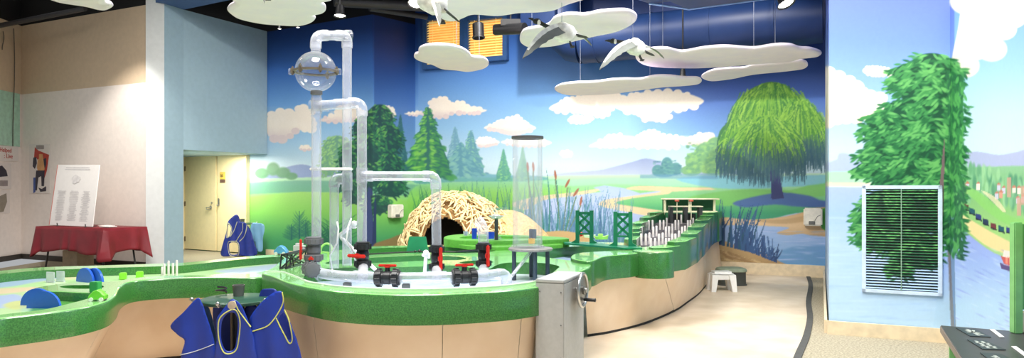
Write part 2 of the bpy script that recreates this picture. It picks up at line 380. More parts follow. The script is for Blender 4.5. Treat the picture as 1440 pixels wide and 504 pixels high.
# plants on the hillside
def sprig(S, x, y, h, w, col, n=24):
    for k in range(n):
        t = k/n; a = (1 if k % 2 else -1); S.blade(x, y-h*t*.75, x+a*w*(1-t*.6)*R.uniform(.6, 1), y-h*(t*.8+.2), 1.8, col, 0, .5)
    S.blade(x, y, x, y-h, 1.6, col)
for x, y, h, w in ((421, 336, 42, 20), (430, 334, 26, 18), (410, 338, 24, 16)): sprig(SA, x, y, h, w, (28, 96, 92))
for k in range(60): SA.blade(440+R.uniform(-8, 60), 345, 440+R.uniform(-14, 74), R.uniform(300, 330), 2, (26, 100, 76), R.uniform(-3, 3), .7)
SA.poly([(520, 352), (548, 336), (576, 326), (590, 330), (590, 420), (520, 420)], (140, 108, 66), .9, 3, 3)
# reeds and cattails
def reeds(S, x0, x1, y, hs, n, cols, lean=14):
    for k in range(n):
        x = R.uniform(x0, x1); h = R.uniform(*hs); S.blade(x, y, x+R.uniform(-lean, lean), y-h, 2.2, R.choice(cols), R.uniform(-6, 6), .6)
reeds(SA, 585, 660, 300, (14, 44), 70, [(60, 140, 90), (86, 160, 90), (40, 116, 96)])
reeds(SA, 655, 760, 345, (30, 92), 150, [(58, 128, 130), (70, 140, 150), (48, 106, 128), (96, 160, 150)])
reeds(SA, 735, 880, 346, (18, 84), 190, [(62, 116, 152), (78, 130, 176), (52, 96, 140), (90, 150, 170)], 18)
for a, b, c, d in ((770, 345, 768, 236), (790, 345, 800, 262), (800, 345, 832, 274), (765, 345, 750, 250), (812, 345, 822, 280), (780, 345, 782, 250)): SA.blade(a, b, c, d, 3, (58, 132, 128), 4)
for x, y, ang in ((742, 235, 1.5), (750, 235, 1.5), (781, 246, 1.45), (798, 258, -1.1), (810, 271, -1.0), (817, 283, -1.4)):
    SA.blade(x, y+6, 790 if x > 770 else 752, 345, 1.6, (100, 130, 100)); SA.ell(x, y, 8, 2, (158, 98, 74), 1, ang, .3)
SA.poly([(742, 338), (760, 328), (790, 325), (815, 329), (830, 336), (830, 346), (742, 346)], (202, 170, 116), 1, 3, 1)
# willow
SA.blade(1094, 280, 1082, 190, 17, (58, 66, 120)); SA.poly([(1084, 279), (1088, 250), (1086, 200), (1094, 200), (1097, 250), (1102, 279)], (54, 62, 116), 1, 0, 1)
W0 = [(1008, 205), (1012, 185), (1024, 170), (1032, 150), (1046, 132), (1064, 121), (1084, 115), (1104, 120), (1124, 136), (1144, 158), (1160, 182), (1172, 210), (1165, 214), (1150, 214), (1120, 218), (1090, 212), (1060, 218), (1030, 216), (1012, 212)]
SA.poly(W0, [(115, (92, 150, 64)), (180, (62, 126, 66)), (235, (44, 92, 110))], 1, 3, 1)
def strands(cx, top, x0, x1, ybase, yvar, n, bright):
    for k in range(n):
        u = R.uniform(-1, 1); xe = cx+(x1-cx)*u if u > 0 else cx+(cx-x0)*u; ye = ybase+R.uniform(-yvar, yvar)-abs(u)*6
        xs = cx+(xe-cx)*R.uniform(.1, .75); t = abs(xs-cx)/max(1, (x1-x0)/2); ys = top+t*t*36+R.uniform(0, 26)
        c = R.choice(bright); n2 = 5; pp = []
        for j in range(n2+1):
            q = j/n2; pp.append((xs+(xe-xs)*(1-(1-q)**2), ys+(ye-ys)*q**1.15))
        for j in range(n2):
            cc = tuple(c[i]*(1-j/n2)+(46, 80, 128)[i]*(j/n2) if j > 2 else c[i] for i in range(3))
            SA.blade(*pp[j], *pp[j+1], 2.0, cc, 0, .7); 
G1 = [(112, 176, 62), (142, 200, 70), (80, 150, 60), (60, 128, 62), (160, 212, 84)]
strands(1085, 116, 1018, 1160, 228, 24, 420, G1); strands(1125, 140, 1080, 1176, 234, 12, 260, G1)
strands(1036, 166, 1006, 1066, 238, 20, 240, G1)
SA.poly([(1022, 208), (1034, 184), (1056, 168), (1080, 162), (1102, 168), (1120, 186), (1130, 210), (1120, 226), (1030, 226)], [(162, (134, 194, 70)), (195, (90, 160, 64)), (226, (52, 104, 104))], .9, 3, 2)
strands(1078, 163, 1020, 1136, 240, 26, 460, G1)
# near bank with blue grasses
SA.poly([(990, 336), (1014, 338), (1034, 345), (1058, 351), (1080, 358), (1096, 368), (1112, 380), (990, 380)], [(336, (196, 164, 112)), (374, (170, 138, 92))], 1, 3, 1)
for k in range(40):
    x = R.uniform(1005, 1085); y = 345+(x-1005)*.3+R.uniform(0, 20); SA.blade(x-12, y, x+12, y+6, 3, R.choice([(150, 116, 76), (214, 186, 136)]), 1, .6)
for k in range(40):
    x = R.uniform(1010, 1060); b = 340+(x-1010)*.25; h = R.uniform(20, 66); SA.blade(x, b+4, x+R.uniform(-4, 22), b-h, 3, R.choice([(44, 74, 122), (52, 92, 140), (40, 84, 110)]), R.uniform(-5, 2))
for k in range(40):
    x = R.uniform(1050, 1092); b = 350+(x-1050)*.4; SA.blade(x, b+3, x+R.uniform(-8, 14), b-R.uniform(10, 34), 2.4, R.choice([(40, 68, 116), (50, 86, 140)]), R.uniform(-3, 2))
SA.poly([(1146, 296), (1172, 290), (1172, 332), (1156, 322)], (70, 160, 60), 1, 0, 1)

lum = SA.im.mean(-1, keepdims=True); SA.im = SA.im*.9+(lum*.5+100)*.1*np.clip((SA.Y[:, None, None]-100)/60, 0, 1)+SA.im*.1*(1-np.clip((SA.Y[:, None, None]-100)/60, 0, 1))
# ---- sheet B: river and tree on the pier and the right wall
SB = Sheet(1080, 1700, -160, 560)
SB.im[:] = SB.ramp([(-160, (70, 92, 170)), (0, (104, 126, 206)), (60, (116, 146, 218)), (130, (146, 182, 232)), (210, (192, 216, 238)), (250, (200, 220, 240)), (300, (172, 196, 240)), (360, (178, 206, 240)), (450, (186, 216, 240)), (560, (186, 216, 240))], SB.Y)[:, None, :]
SB.poly([(1342, -160), (1700, -160), (1700, 230), (1342, 230)], [(-160, (84, 124, 200)), (0, (128, 170, 222)), (90, (156, 198, 232)), (160, (190, 222, 238)), (230, (206, 226, 238))], 1, 0, 6)
SB.poly([(1080, 232), (1168, 228), (1180, 216), (1196, 218), (1216, 228), (1240, 232), (1240, 250), (1080, 250)], (172, 186, 224), .9, 3, 2)
SB.poly([(1080, 244), (1240, 240), (1330, 244), (1330, 262), (1200, 259), (1080, 256)], (176, 222, 190), 1, 0, 2)
SB.poly([(1080, 256), (1200, 257), (1330, 260), (1330, 266), (1200, 263), (1080, 261)], (232, 224, 190), .9, 0, 1)
SB.poly([(1080, 262), (1330, 266), (1336, 360), (1080, 340)], [(262, (168, 186, 240)), (300, (164, 192, 240)), (350, (182, 208, 242))], .9, 0, 4)
for k in range(120): SB.ell(R.uniform(1166, 1336), R.uniform(300, 452), R.uniform(12, 36), 2.2, R.choice([(198, 224, 246), (160, 194, 238)]), .35, 0, 1)
SB.cloud([(1150, 104), (1178, 105), (1198, 113), (1210, 126), (1226, 135), (1241, 138), (1228, 146), (1250, 152), (1242, 162), (1216, 166), (1202, 172), (1176, 170), (1150, 168)], (248, 240, 230), (240, 226, 216))
SB.cloud([(1213, 99), (1222, 94), (1244, 95), (1264, 101), (1262, 106), (1236, 107), (1220, 105)], (248, 240, 230))
SB.cloud([(1354, -60), (1352, 0), (1347, 40), (1339, 80), (1342, 94), (1352, 97), (1362, 90), (1365, 77), (1380, 70), (1385, 79), (1392, 75), (1410, 55), (1407, 42), (1420, 40), (1432, 25), (1442, 5), (1480, -30), (1500, -60)], (244, 236, 224), (234, 220, 212))
SB.poly([(1340, 222), (1356, 214), (1380, 214), (1404, 218), (1430, 214), (1470, 208), (1700, 200), (1700, 260), (1340, 250)], (176, 184, 220), .95, 3, 2)
# right-wall river valley
SB.poly([(1340, 236), (1700, 226), (1700, 560), (1340, 560)], [(226, (150, 196, 160)), (262, (130, 186, 130)), (330, (160, 206, 130)), (400, (180, 210, 150))], 1, 0, 2)
for k in range(150): x = R.uniform(1342, 1470); y = R.uniform(232, 275)+(x-1342)*.25; SB.leaf(x, y+10, 24, 7, -PI/2, R.choice([(110, 168, 130), (136, 192, 150), (90, 150, 120), (160, 208, 160)]), .8)
for k in range(14):
    x = 1350+R.uniform(0, 110); y = 258+(x-1350)*.2+R.uniform(-12, 6); SB.poly([(x, y), (x+5, y), (x+5, y+8), (x, y+8)], R.choice([(236, 224, 214), (214, 160, 140), (200, 200, 220)])); SB.poly([(x-1, y), (x+2.5, y-4), (x+6, y)], (196, 130, 110))
for x, y, h in ((1416, 250, 28), (1436, 262, 26), (1430, 280, 24)): SB.poly([(x, y), (x+6, y), (x+6, y+h), (x, y+h)], (206, 160, 144), .8)
SB.poly([(1340, 262), (1362, 274), (1386, 296), (1412, 314), (1442, 322), (1480, 320), (1480, 300), (1440, 308), (1412, 300), (1388, 278), (1360, 262)], (142, 204, 116), .9, 3, 2)
SB.poly([(1380, 268), (1400, 278), (1414, 296), (1410, 298), (1394, 282)], (226, 218, 180), .8, 3)
SB.poly([(1340, 300), (1356, 304), (1376, 316), (1400, 330), (1424, 342), (1450, 350), (1560, 352), (1560, 420), (1440, 366), (1410, 356), (1384, 344), (1356, 322), (1340, 318)], (228, 214, 160), 1, 3, 2)
SB.poly([(1336, 320), (1352, 322), (1372, 338), (1398, 356), (1430, 366), (1480, 372), (1560, 380), (1700, 400), (1700, 560), (1336, 560)], [(320, (152, 166, 232)), (370, (158, 184, 236)), (430, (180, 212, 238)), (560, (184, 216, 240))], 1, 3, 2)
for k in range(160): x = R.uniform(1342, 1500); y = R.uniform(345, 460)+(x-1342)*.1; SB.ell(x, y, R.uniform(5, 16), 1.5, R.choice([(134, 150, 226), (206, 226, 246), (190, 212, 242)]), .45, .45, .8)
tr = [(1347, 282), (1354, 290), (1363, 296), (1372, 304), (1382, 311), (1393, 317), (1404, 321), (1415, 323), (1427, 322), (1438, 320)]
for i, (x, y) in enumerate(tr):
    SB.poly([(x, y-4), (x+8, y-1), (x+8, y+6), (x, y+3)], [(52, 66, 96), (120, 60, 70), (46, 96, 110), (60, 70, 130)][i % 4]); SB.poly([(x, y+3), (x+9, y+6), (x+9, y+8), (x, y+5)], (40, 46, 60))
SB.poly([(1407, 360), (1440, 366), (1440, 380), (1412, 372)], (200, 96, 92)); SB.poly([(1412, 352), (1440, 356), (1440, 366), (1410, 361)], (236, 220, 214)); SB.poly([(1406, 370), (1440, 384), (1440, 390), (1408, 378)], (96, 80, 130))
for k in range(8): SB.poly([(1414+k*5, 362), (1417+k*5, 362), (1417+k*5, 372), (1414+k*5, 371)], (230, 150, 130))
# tree and corner shadow line
SB.poly([(1322, 200), (1330, 196), (1338, 300), (1344, 460), (1338, 470), (1334, 380), (1328, 300)], (118, 112, 110), .8, 3, 1)
TB = [(1310, 92, 30, 18), (1285, 106, 32, 18), (1330, 112, 24, 30), (1268, 120, 18, 10), (1300, 130, 36, 24), (1270, 160, 30, 20), (1322, 160, 34, 40), (1245, 172, 28, 16), (1232, 186, 20, 12), (1270, 200, 44, 24), (1240, 222, 34, 16), (1228, 240, 24, 12), (1310, 212, 44, 44), (1280, 246, 56, 24), (1330, 262, 24, 40), (1300, 290, 40, 40), (1240, 300, 32, 34), (1214, 306, 10, 16), (1340, 310, 14, 52), (1270, 340, 56, 16), (1290, 360, 32, 20), (1268, 378, 14, 14), (1222, 330, 20, 16)]
SB.foliage(TB, [(28, 84, 58), (28, 84, 58), (44, 112, 70), (74, 146, 86), (112, 182, 108)], 3000, 15, 4.4, .5)
for k in range(260):
    cx, cy, rx, ry = R.choice(TB); a = R.uniform(PI*.6, PI*1.4); SB.leaf(cx+rx*math.cos(a), cy+ry*math.sin(a), 14, 4.5, R.uniform(2.2, 3.4), R.choice([(74, 146, 86), (44, 112, 70), (100, 170, 100)]), .95)
SB.blade(1322, 306, 1328, 196, 8, (124, 106, 110)); SB.blade(1338, 304, 1343, 470, 7, (120, 150, 186))  # second blade paints a bluish shadow line down the wall corner
for k in range(360):
    t = R.random(); x = 1344+R.uniform(-12, 12)*(1-.3*t); y = 100+t*255; SB.leaf(x, y, 13, 5, PI/2+R.uniform(-.5, .5), R.choice([(60, 130, 80), (92, 168, 96), (46, 106, 74)]), .9)
SB.im = np.clip((SB.im-128)*1.06+119, 0, 255)
# ---------------------------------------------------------------- the room
ZC = 5.6; ZT = 4.7
def project(v):
    return CX+v[:, 0]/v[:, 1]*F, HY-(v[:, 2]-H)/v[:, 1]*F
def painted(name, a, b, z0, z1, step, sheet, zblack=None, m=None):
    a, b = Vector(a), Vector(b); L = (b-a).length; nx = max(2, int(L/step)); nz = max(2, int((z1-z0)/step))
    u = np.linspace(0, 1, nx+1); w = np.linspace(z0, z1, nz+1)
    U, W = np.meshgrid(u, w); v = np.stack([a.x+(b.x-a.x)*U, a.y+(b.y-a.y)*U, W], -1).reshape(-1, 3)
    i = np.arange(nz*nx); r = i//nx; c = i % nx; k = r*(nx+1)+c
    f = np.stack([k, k+1, k+nx+2, k+nx+1], -1)
    me = bpy.data.meshes.new(name); me.vertices.add(len(v)); me.vertices.foreach_set('co', v.astype(np.float32).ravel())
    me.loops.add(f.size); me.loops.foreach_set('vertex_index', f.ravel().astype(np.int32))
    me.polygons.add(len(f)); me.polygons.foreach_set('loop_start', (np.arange(len(f))*4).astype(np.int32)); me.update(calc_edges=True)
    px, py = project(v); col = sheet.sample(px, py)
    if zblack: col[v[:, 2] > zblack] = (.006, .006, .008)
    at = me.color_attributes.new('paint', 'FLOAT_COLOR', 'POINT')
    at.data.foreach_set('color', np.concatenate([col, np.ones((len(col), 1))], 1).astype(np.float32).ravel())
    me.materials.append(m or attr_mat('mural paint')); me.validate()
    o = bpy.data.objects.new(name, me); C.objects.link(o); o['kind'] = 'structure'; ORG[o.name] = Vector((0, 0, 0)); return o
def iy(px, xa, Ya, xb, Yb): return 1/(1/Ya+(px-xa)*(1/Yb-1/Ya)/(xb-xa))
def YA(px): return iy(px, 352, 14.6, 524, 12.9)          # plane of the door wall
def YB(px): return iy(px, 584, 13.7, 1160, 10.73)        # plane of the back wall
def quad_wall(name, a, b, z0, z1, m, th=.12, parent=None, s=1):
    a, b = Vector(a), Vector(b); d = (b-a).normalized(); n = Vector((-d.y, d.x, 0))*th*s
    mb = MB(); mb.prism([a, b, b+n, a+n], z0, z1); return struct(name, mb, m, parent)

carpet = mat('carpet', (150, 142, 122), .95, var=.25, scale=60, bump=.3)
m_base = mat('tan baseboard', (222, 204, 172), .5); m_basedark = mat('dark baseboard', (58, 52, 46), .6)
m_black = mat('black ceiling paint', (16, 15, 15), .9)
m_beige = mat('beige wall paint', (206, 184, 156), .8, var=.02); m_white = mat('white wall paint', (232, 222, 214), .75, var=.02)
m_mint = mat('mint wall paint', (168, 206, 184), .8); m_grey = mat('pale grey wall paint', (205, 208, 208), .75, var=.02)
m_blue = mat('light blue wall paint', (158, 184, 198), .75, var=.02); m_dblue = mat('deep blue wall paint', (70, 100, 150), .7, var=.03)

fb = MB(); fb.box((0, 6, -.05), (18, 26, .1)); struct('floor', fb, carpet)
# pale sheet flooring with its dark edge strip
edge = [P(x, y, 0) for x, y in ((1136, 388.5), (1140, 402), (1137, 425), (1139, 448), (1134, 474), (1124, 498), (1112, 530), (1090, 600))]
edge = smooth_open(edge, 5); ring = [Vector((p.x, p.y, 0)) for p in edge]+[Vector((1.0, 2.0, 0)), Vector((-4.5, 2.0, 0)), Vector((-3.6, 8.0, 0)), Vector((0, 10.5, 0)), Vector((2.6, 11.55, 0))]
pm = MB(); pm.prism(ring, .0, .006)
struct('floor_vinyl', pm, mat('pale sheet flooring', (224, 208, 186), .5, var=.06, scale=2.5, rgb2=(206, 188, 162)))
ts = MB(); L_ = []; R_ = []
for i, p in enumerate(edge):
    d = (edge[min(i+1, len(edge)-1)]-edge[max(i-1, 0)]).normalized(); n = Vector((-d.y, d.x, 0))*.03; L_.append(p+n); R_.append(p-n)
ts.prism(L_+R_[::-1], .0, .012); struct('trim_1', ts, mat('dark rubber edging', (74, 74, 72), .8))

cb = MB(); cb.box((0, 7, ZC+.05), (18, 24, .1)); struct('ceiling', cb, m_black)
# walls of the left part
wl0, wl1 = fl(30, 13.63), fl(205, 12.06); wf = fl(-90, 11.4)
quad_wall('wall_left', wl0, wl1, 0, 3.28, m_white); quad_wall('wall_left_upper', wl0, wl1, 3.28, 4.65, m_beige); quad_wall('wall_left_top', wl0, wl1, 4.65, ZC, m_black)
quad_wall('wall_farleft', wf, wl0, 0, 2.23, m_white); quad_wall('wall_farleft_mint', wf, fl(28, 13.56), 2.23, 3.28, m_mint); quad_wall('wall_farleft_upper', wf, wl0, 3.28, 4.65, m_beige); quad_wall('wall_farleft_top', wf, wl0, 4.65, ZC, m_black)
mb = MB(); mb.prism([fl(28, 13.56), wl0, wl0+Vector((0, .12, 0)), fl(28, 13.7)], 2.23, 3.28); struct('wall_farleft_edge', mb, m_white)
quad_wall('baseboard_left', wl0, wl1, 0, .10, m_basedark, .03, s=-1); quad_wall('baseboard_farleft', wf, wl0, 0, .10, m_basedark, .03, s=-1)
c0, c1, c2 = fl(205, 12.02), fl(231, 12.16), fl(258, 12.57)
quad_wall('wall_column', c0, c1, 0, ZC, m_grey, .3); quad_wall('wall_blue_return', c1, c2, 0, ZT, m_blue, .3)
mb = MB(); s1 = fl(375.6, YA(375.6)-.02); d0 = fl(250, YA(250)); mb.prism([c2, s1, d0], 2.12, ZT); struct('wall_soffit', mb, m_blue)
quad_wall('wall_door_return', c2+Vector((-.05, .1, 0)), fl(246, YA(246)), 0, 2.12, m_blue, .1)
# blue beam along the ceiling
d = (fl(322, 12.02)-fl(264, 12.6)).normalized(); nrm = Vector((d.y, -d.x, 0)); b0 = fl(231, 12.16+.43)
mb = MB(); q0 = fl(256, 12.6); mb.prism([q0-d*.8, q0+d*5.5, q0+d*5.5+nrm*.55, q0-d*.8+nrm*.55], ZT, ZC); struct('trim_2', mb, m_dblue)
# painted walls
STEP = .013
painted('wall_mural_left', fl(240, YA(240)), fl(524, YA(524)), 0, ZC, STEP, SA, ZT)
painted('wall_mural_return', fl(524, YA(524)), fl(584, 13.7), 0, ZC, .016, SA, ZT)
painted('wall_back', fl(584, 13.7), fl(1240, YB(1240)), 0, ZC, STEP, SA)
pf0, pf1 = fl(1166, 6.65), fl(1336, 6.22)
painted('wall_pier', pf0, pf1, 0, ZC, .0075, SB)
painted('wall_pier_side', fl(1160.5, YB(1160)), pf0, 0, ZC, .03, SB)
pr = pf1+Vector((-.3, -1, 0))*3.9
painted('wall_right', pf1, pr, 0, ZC, .0085, SB)
def base(name, a, b, h, m=m_base, th=.025): return quad_wall(name, a, b, 0, h, m, th, s=-1)
base('baseboard_back', fl(1010, YB(1010)), fl(1160, YB(1160)), .19); base('baseboard_mural', fl(375, YA(375)), fl(524, YA(524)), .12)
base('baseboard_mural_return', fl(524, YA(524)), fl(584, 13.7), .12); base('baseboard_back_left', fl(584, 13.7), fl(1010, YB(1010)), .12)
base('baseboard_pier', pf0+Vector((-.03, -.02, 0)), pf1, .13); base('baseboard_pier_side', fl(1160, YB(1160)-.05), pf0+Vector((-.02, 0, 0)), .13); base('baseboard_right', pf1, pr, .13)

# double doors
m_door = mat('cream door paint', (246, 226, 178), .5, var=.015); m_chrome = mat('brushed steel', (190, 190, 188), .3, metal=1.)
m_gold = mat('hinge bronze', (120, 104, 84), .5, metal=.6)
def on(px, z, off=.0):          # a point on the door wall, off metres in front
    a = fl(px, YA(px), z); d = (fl(524, YA(524))-fl(352, YA(352))).normalized(); return a+Vector((d.y, -d.x, 0))*off
wd = (fl(524, YA(524))-fl(352, YA(352))).normalized(); wang = math.atan2(wd.y, wd.x)
for k, (xa, xb) in enumerate(((262, 306.5), (308.5, 347))):
    a, b = on(xa, 0), on(xb, 0); c = (a+b)/2; w = (b-a).length
    mb = MB(); mb.bbox((c.x, c.y, 1.12)+Vector((0, 0, 0)) if False else c+Vector((0, 0, 1.12))+Vector((wd.y, -wd.x, 0))*.03, (w, .05, 2.2), .004, wang)
    dd = struct('door_%d' % (k+1), mb, m_door)
    if k == 0:
        for z in (.25, 1.05, 1.85):
            h = MB(); h.bbox(on(263.5, z, .06), (.03, .02, .11), .004, wang); struct('door_hinge', h, m_gold, dd)
        h = MB(); p = on(300, .98, .06); h.lathe(p, [(0, .0), (.035, 0), (.035, .012), (.012, .016), (.012, .05), (0, .05)], 16, (wd.y, -wd.x, 0))
        h.tube([on(300, .98, .11), on(296, .975, .11), on(296, .93, .10), on(303, .93, .1)], .01, 8); struct('door_handle', h, m_chrome, dd)
        h = MB(); h.lathe(on(301.5, 1.08, .055), [(0, 0), (.02, 0), (.02, .02), (0, .02)], 12, (wd.y, -wd.x, 0)); struct('door_lock', h, m_chrome, dd)
    else:
        h = MB(); h.bbox(on(311, 1.1, .06), (.05, .02, .16), .005, wang); h.ball(on(311, 1.03, .09), .025, 10); struct('door_handle', h, m_chrome, dd)
fr = MB()
for xa, xb in ((258, 262), (347, 351)):
    a, b = on(xa, 0), on(xb, 0); fr.bbox((a+b)/2+Vector((wd.y, -wd.x, 0))*.04+Vector((0, 0, 1.13)), ((b-a).length, .1, 2.26), .004, wang)
a, b = on(258, 0), on(351, 0); fr.bbox((a+b)/2+Vector((wd.y, -wd.x, 0))*.04+Vector((0, 0, 2.27)), ((b-a).length, .1, .06), .004, wang)
struct('trim_3', fr, m_door)
def text_mesh(name, s, size, m, M, parent=None, ext=.002, align='CENTER'):
    cu = bpy.data.curves.new(name, 'FONT'); cu.body = s; cu.size = size; cu.extrude = ext; cu.align_x = align; cu.align_y = 'CENTER'
    t = bpy.data.objects.new(name, cu); C.objects.link(t); dg = bpy.context.evaluated_depsgraph_get()
    me = bpy.data.meshes.new_from_object(t.evaluated_get(dg)); C.objects.unlink(t); bpy.data.objects.remove(t)
    mb = MB(); mb.add([M @ v.co for v in me.vertices], [tuple(p.vertices) for p in me.polygons]); bpy.data.meshes.remove(me)
    return obj(name, mb, m, parent, False)
def frame_M(p, right, up):      # matrix whose x is right and y is up, z towards the viewer
    r = Vector(right).normalized(); u = Vector(up).normalized(); n = r.cross(u)
    return Matrix(((r.x, u.x, n.x, p[0]), (r.y, u.y, n.y, p[1]), (r.z, u.z, n.z, p[2]), (0, 0, 0, 1)))
UP = Vector((0, 0, 1))
m_ink = mat('dark print', (50, 45, 45), .7)
sp = on(316.5, 1.62, .065)
s = thing('room_sign', 'small yellow and brown room sign on the cream double door', 'sign', sp)
mb = MB(); mb.bbox(sp+Vector((0, 0, .06)), (.17, .012, .16), .004, wang); obj('plate', mb, mat('yellow sign plate', (226, 190, 84), .5), s)
mb = MB(); mb.bbox(sp+Vector((0, 0, -.06)), (.17, .012, .06), .004, wang); obj('lower_plate', mb, mat('brown sign plate', (104, 78, 66), .5), s)
text_mesh('lettering', '16', .09, m_ink, frame_M(sp+Vector((-.02, 0, .06))+Vector((wd.y, -wd.x, 0))*.008, wd, UP), s)

# windows with blinds high on the back wall
bd = (fl(1160, YB(1160))-fl(584, 13.7)).normalized(); bn = Vector((bd.y, -bd.x, 0)); bang = math.atan2(bd.y, bd.x)
def ob(px, z, off=0.): return fl(px, YB(px), z)+bn*off
m_wframe = mat('navy window frame', (44, 84, 140), .5); m_blind = mat('warm yellow blind slats', (244, 208, 128), .55, emit=.5)
for k, (xa, xb, yb) in enumerate(((598, 656, 97), (656, 716, 88))):
    Ym = YB((xa+xb)/2); z0 = H-(yb-HY)/F*Ym; z1 = H-(22-HY)/F*Ym
    a, b = ob(xa, 0), ob(xb, 0); w = (b-a).length; c = (a+b)/2; fw = .09
    mb = MB()
    for q, ww in ((a+bd*fw/2, fw), (b-bd*fw/2, fw)): mb.bbox(q+bn*.06+Vector((0, 0, (z0+z1)/2)), (ww, .12, z1-z0), .006, bang)
    for z in (z0+fw/2, z1-fw/2): mb.bbox(c+bn*.06+Vector((0, 0, z)), (w-2*fw, .12, fw), .006, bang)
    wn = struct('window_%d' % (k+1), mb, m_wframe)
    mb = MB(); n = int((z1-z0-2*fw)/.05)
    Mr = Matrix.Rotation(bang, 3, 'Z') @ Matrix.Rotation(.7, 3, 'X')
    for j in range(n): mb.box(c+bn*.07+Vector((0, 0, z0+fw+.025+j*.05)), (w-2*fw-.01, .05, .004), 0, Mr)
    struct('blind', mb, m_blind, wn)
    mb = MB(); mb.box(c+bn*.01+Vector((0, 0, (z0+z1)/2)), (w-2*fw, .01, z1-z0-2*fw), bang); struct('pane', mb, mat('amber lit pane', (220, 170, 86), .4, emit=.4), wn)
    mb = MB()
    for t in (.25, .75): q = a+(b-a)*t; mb.cyl(q+bn*.11+Vector((0, 0, z0+fw)), q+bn*.11+Vector((0, 0, z1-fw)), .004, 6)
    struct('cord', mb, m_blind, wn)
mb = MB(); mb.bbox(ob(1028, 4.47, .02), (.42, .05, .5), .01, bang); struct('window_3', mb, mat('lit cream panel', (236, 222, 170), .6, emit=.3))

# louvred return-air grille on the pier, painted over with the mural
pd = (pf1-pf0).normalized(); pn = Vector((pd.y, -pd.x, 0)); pang = math.atan2(pd.y, pd.x)
def op(px, z, off=0.): return fl(px, iy(px, 1166, 6.65, 1336, 6.22), z)+pn*off
gx0, gx1 = 1212, 1325; Yg = iy(1268, 1166, 6.65, 1336, 6.22); gz0 = H-(414-HY)/F*Yg; gz1 = H-(261-HY)/F*Yg
g = thing('air_grille', 'louvred metal return air grille painted over with the mural on the pier', 'vent', op(1268, gz0))
def paint_obj(o, sheet):
    me = o.data; n = len(me.vertices); v = np.empty(n*3, np.float32); me.vertices.foreach_get('co', v); v = v.reshape(-1, 3)+np.array(ORG[o.name]); px, py = project(v); col = sheet.sample(px, py)
    at = me.color_attributes.new('paint', 'FLOAT_COLOR', 'POINT'); at.data.foreach_set('color', np.concatenate([col, np.ones((n, 1))], 1).astype(np.float32).ravel())
a, b = op(gx0, 0), op(gx1, 0); w = (b-a).length; c = (a+b)/2; hh = gz1-gz0; zc = (gz0+gz1)/2; fw = .035
mb = MB()
for q in (a+pd*fw/2, b-pd*fw/2): mb.bbox(q+pn*.012+Vector((0, 0, zc)), (fw, .024, hh), .004, pang)
for z in (gz0+fw/2, gz1-fw/2): mb.bbox(c+pn*.012+Vector((0, 0, z)), (w, .024, fw), .004, pang)
m_fr = mat('pale blue enamel', (196, 214, 234), .4); obj('frame', mb, m_fr, g)
mb = MB(); mb.box(c+pn*.003+Vector((0, 0, zc)), (w-fw, .004, hh-fw), pang); obj('backing', mb, mat('dark duct interior', (52, 56, 54), .8), g)
mb = MB(); ns = 36; pitch = (hh-2*fw)/ns; NX = 70
for j in range(ns):
    z = gz0+fw+pitch*(j+.5)
    vs = []; x0 = a+pd*fw; L = w-2*fw
    for i in range(NX+1):
        for (o_, dz) in ((.006, pitch*.26), (.02, -pitch*.02), (.022, -pitch*.16)): vs.append(x0+pd*(L*i/NX)+pn*o_+Vector((0, 0, z+dz)))
    mb.add(vs, [(i*3+k, i*3+k+1, (i+1)*3+k+1, (i+1)*3+k) for i in range(NX) for k in (0, 1)])
lo = obj('louvre', mb, attr_mat('mural paint'), g, False); paint_obj(lo, SB)
mb = MB(); mb.cyl(c+pn*.022+Vector((0, 0, gz0+fw)), c+pn*.022+Vector((0, 0, gz1-fw)), .005, 8); obj('centre_bar', mb, mat('dim green enamel', (130, 160, 140), .5), g)

# white wall-mounted boxes on the mural
def wallbox(p, n, ang, w, h, label):
    t = thing('wall_dispenser', label, 'dispenser', p-Vector((0, 0, h/2)), 'white boxes mounted on the mural')
    mb = MB(); mb.bbox(p+n*.075, (w, .15, h), .02, ang, seg=3); obj('casing', mb, mat('off white plastic', (236, 230, 214), .35), t)
    d = Vector((-n.y, n.x, 0)); mb = MB()
    mb.bbox(p+n*.153+d*w*-.05+Vector((0, 0, -h*.33)), (w*.34, .012, h*.2), .004, ang); mb.tube([p+n*.155+d*w*.1+Vector((0, 0, -h*.2)), p+n*.158+d*w*.25+Vector((0, 0, h*.05)), p+n*.155+d*w*.42+Vector((0, 0, h*.12))], .004, 6)
    obj('outlet', mb, mat('grey plastic', (104, 104, 100), .5), t)
Yx = YA(512)
rd = (fl(584, 13.7)-fl(524, YA(524))).normalized(); rn = Vector((rd.y, -rd.x, 0)); pz = fl(553, iy(553, 524, YA(524), 584, 13.7), H-(297-HY)/F*13.3)
wallbox(pz, rn, math.atan2(rd.y, rd.x), .30, .26, 'white wall box on the green mural left of the stick den')
wallbox(ob(1143, H-(305-HY)/F*10.8), bn, bang, .27, .28, 'white wall box on the painted sandbank beside the pier')

# ---- ducts and fittings overhead
m_duct = mat('glossy navy duct paint', (24, 46, 88), .45, var=.05, scale=3, spec=.3)
r_ = .36; p0 = fl(812, YB(812)-.75, 3.88); p1 = fl(1157, YB(1157)-.75, 3.90)
dv = (p1-p0).normalized()
du = thing('round_duct', 'large round navy duct running under the ceiling along the mural', 'duct', (p0.x, p0.y, p0.z-r_))
mb = MB(); mb.tube([p0+dv*.1, p1], r_, 40); obj('pipe', mb, m_duct, du)
for k in range(4): mb = MB(); q = p0+dv*(.35+k*.92); mb.tube([q, q+dv*.03], r_+.012, 40); obj('seam_ring', mb, m_duct, du)
mb = MB(); e = p0+dv*.1; mb.tube([e, e-dv*.12+Vector((0, 0, .02)), e-dv*.34+Vector((0, 0, .22)), e-dv*.42+Vector((0, 0, .52)), e-dv*.42+Vector((0, 0, 1.5))], r_, 32); obj('elbow', mb, m_duct, du)
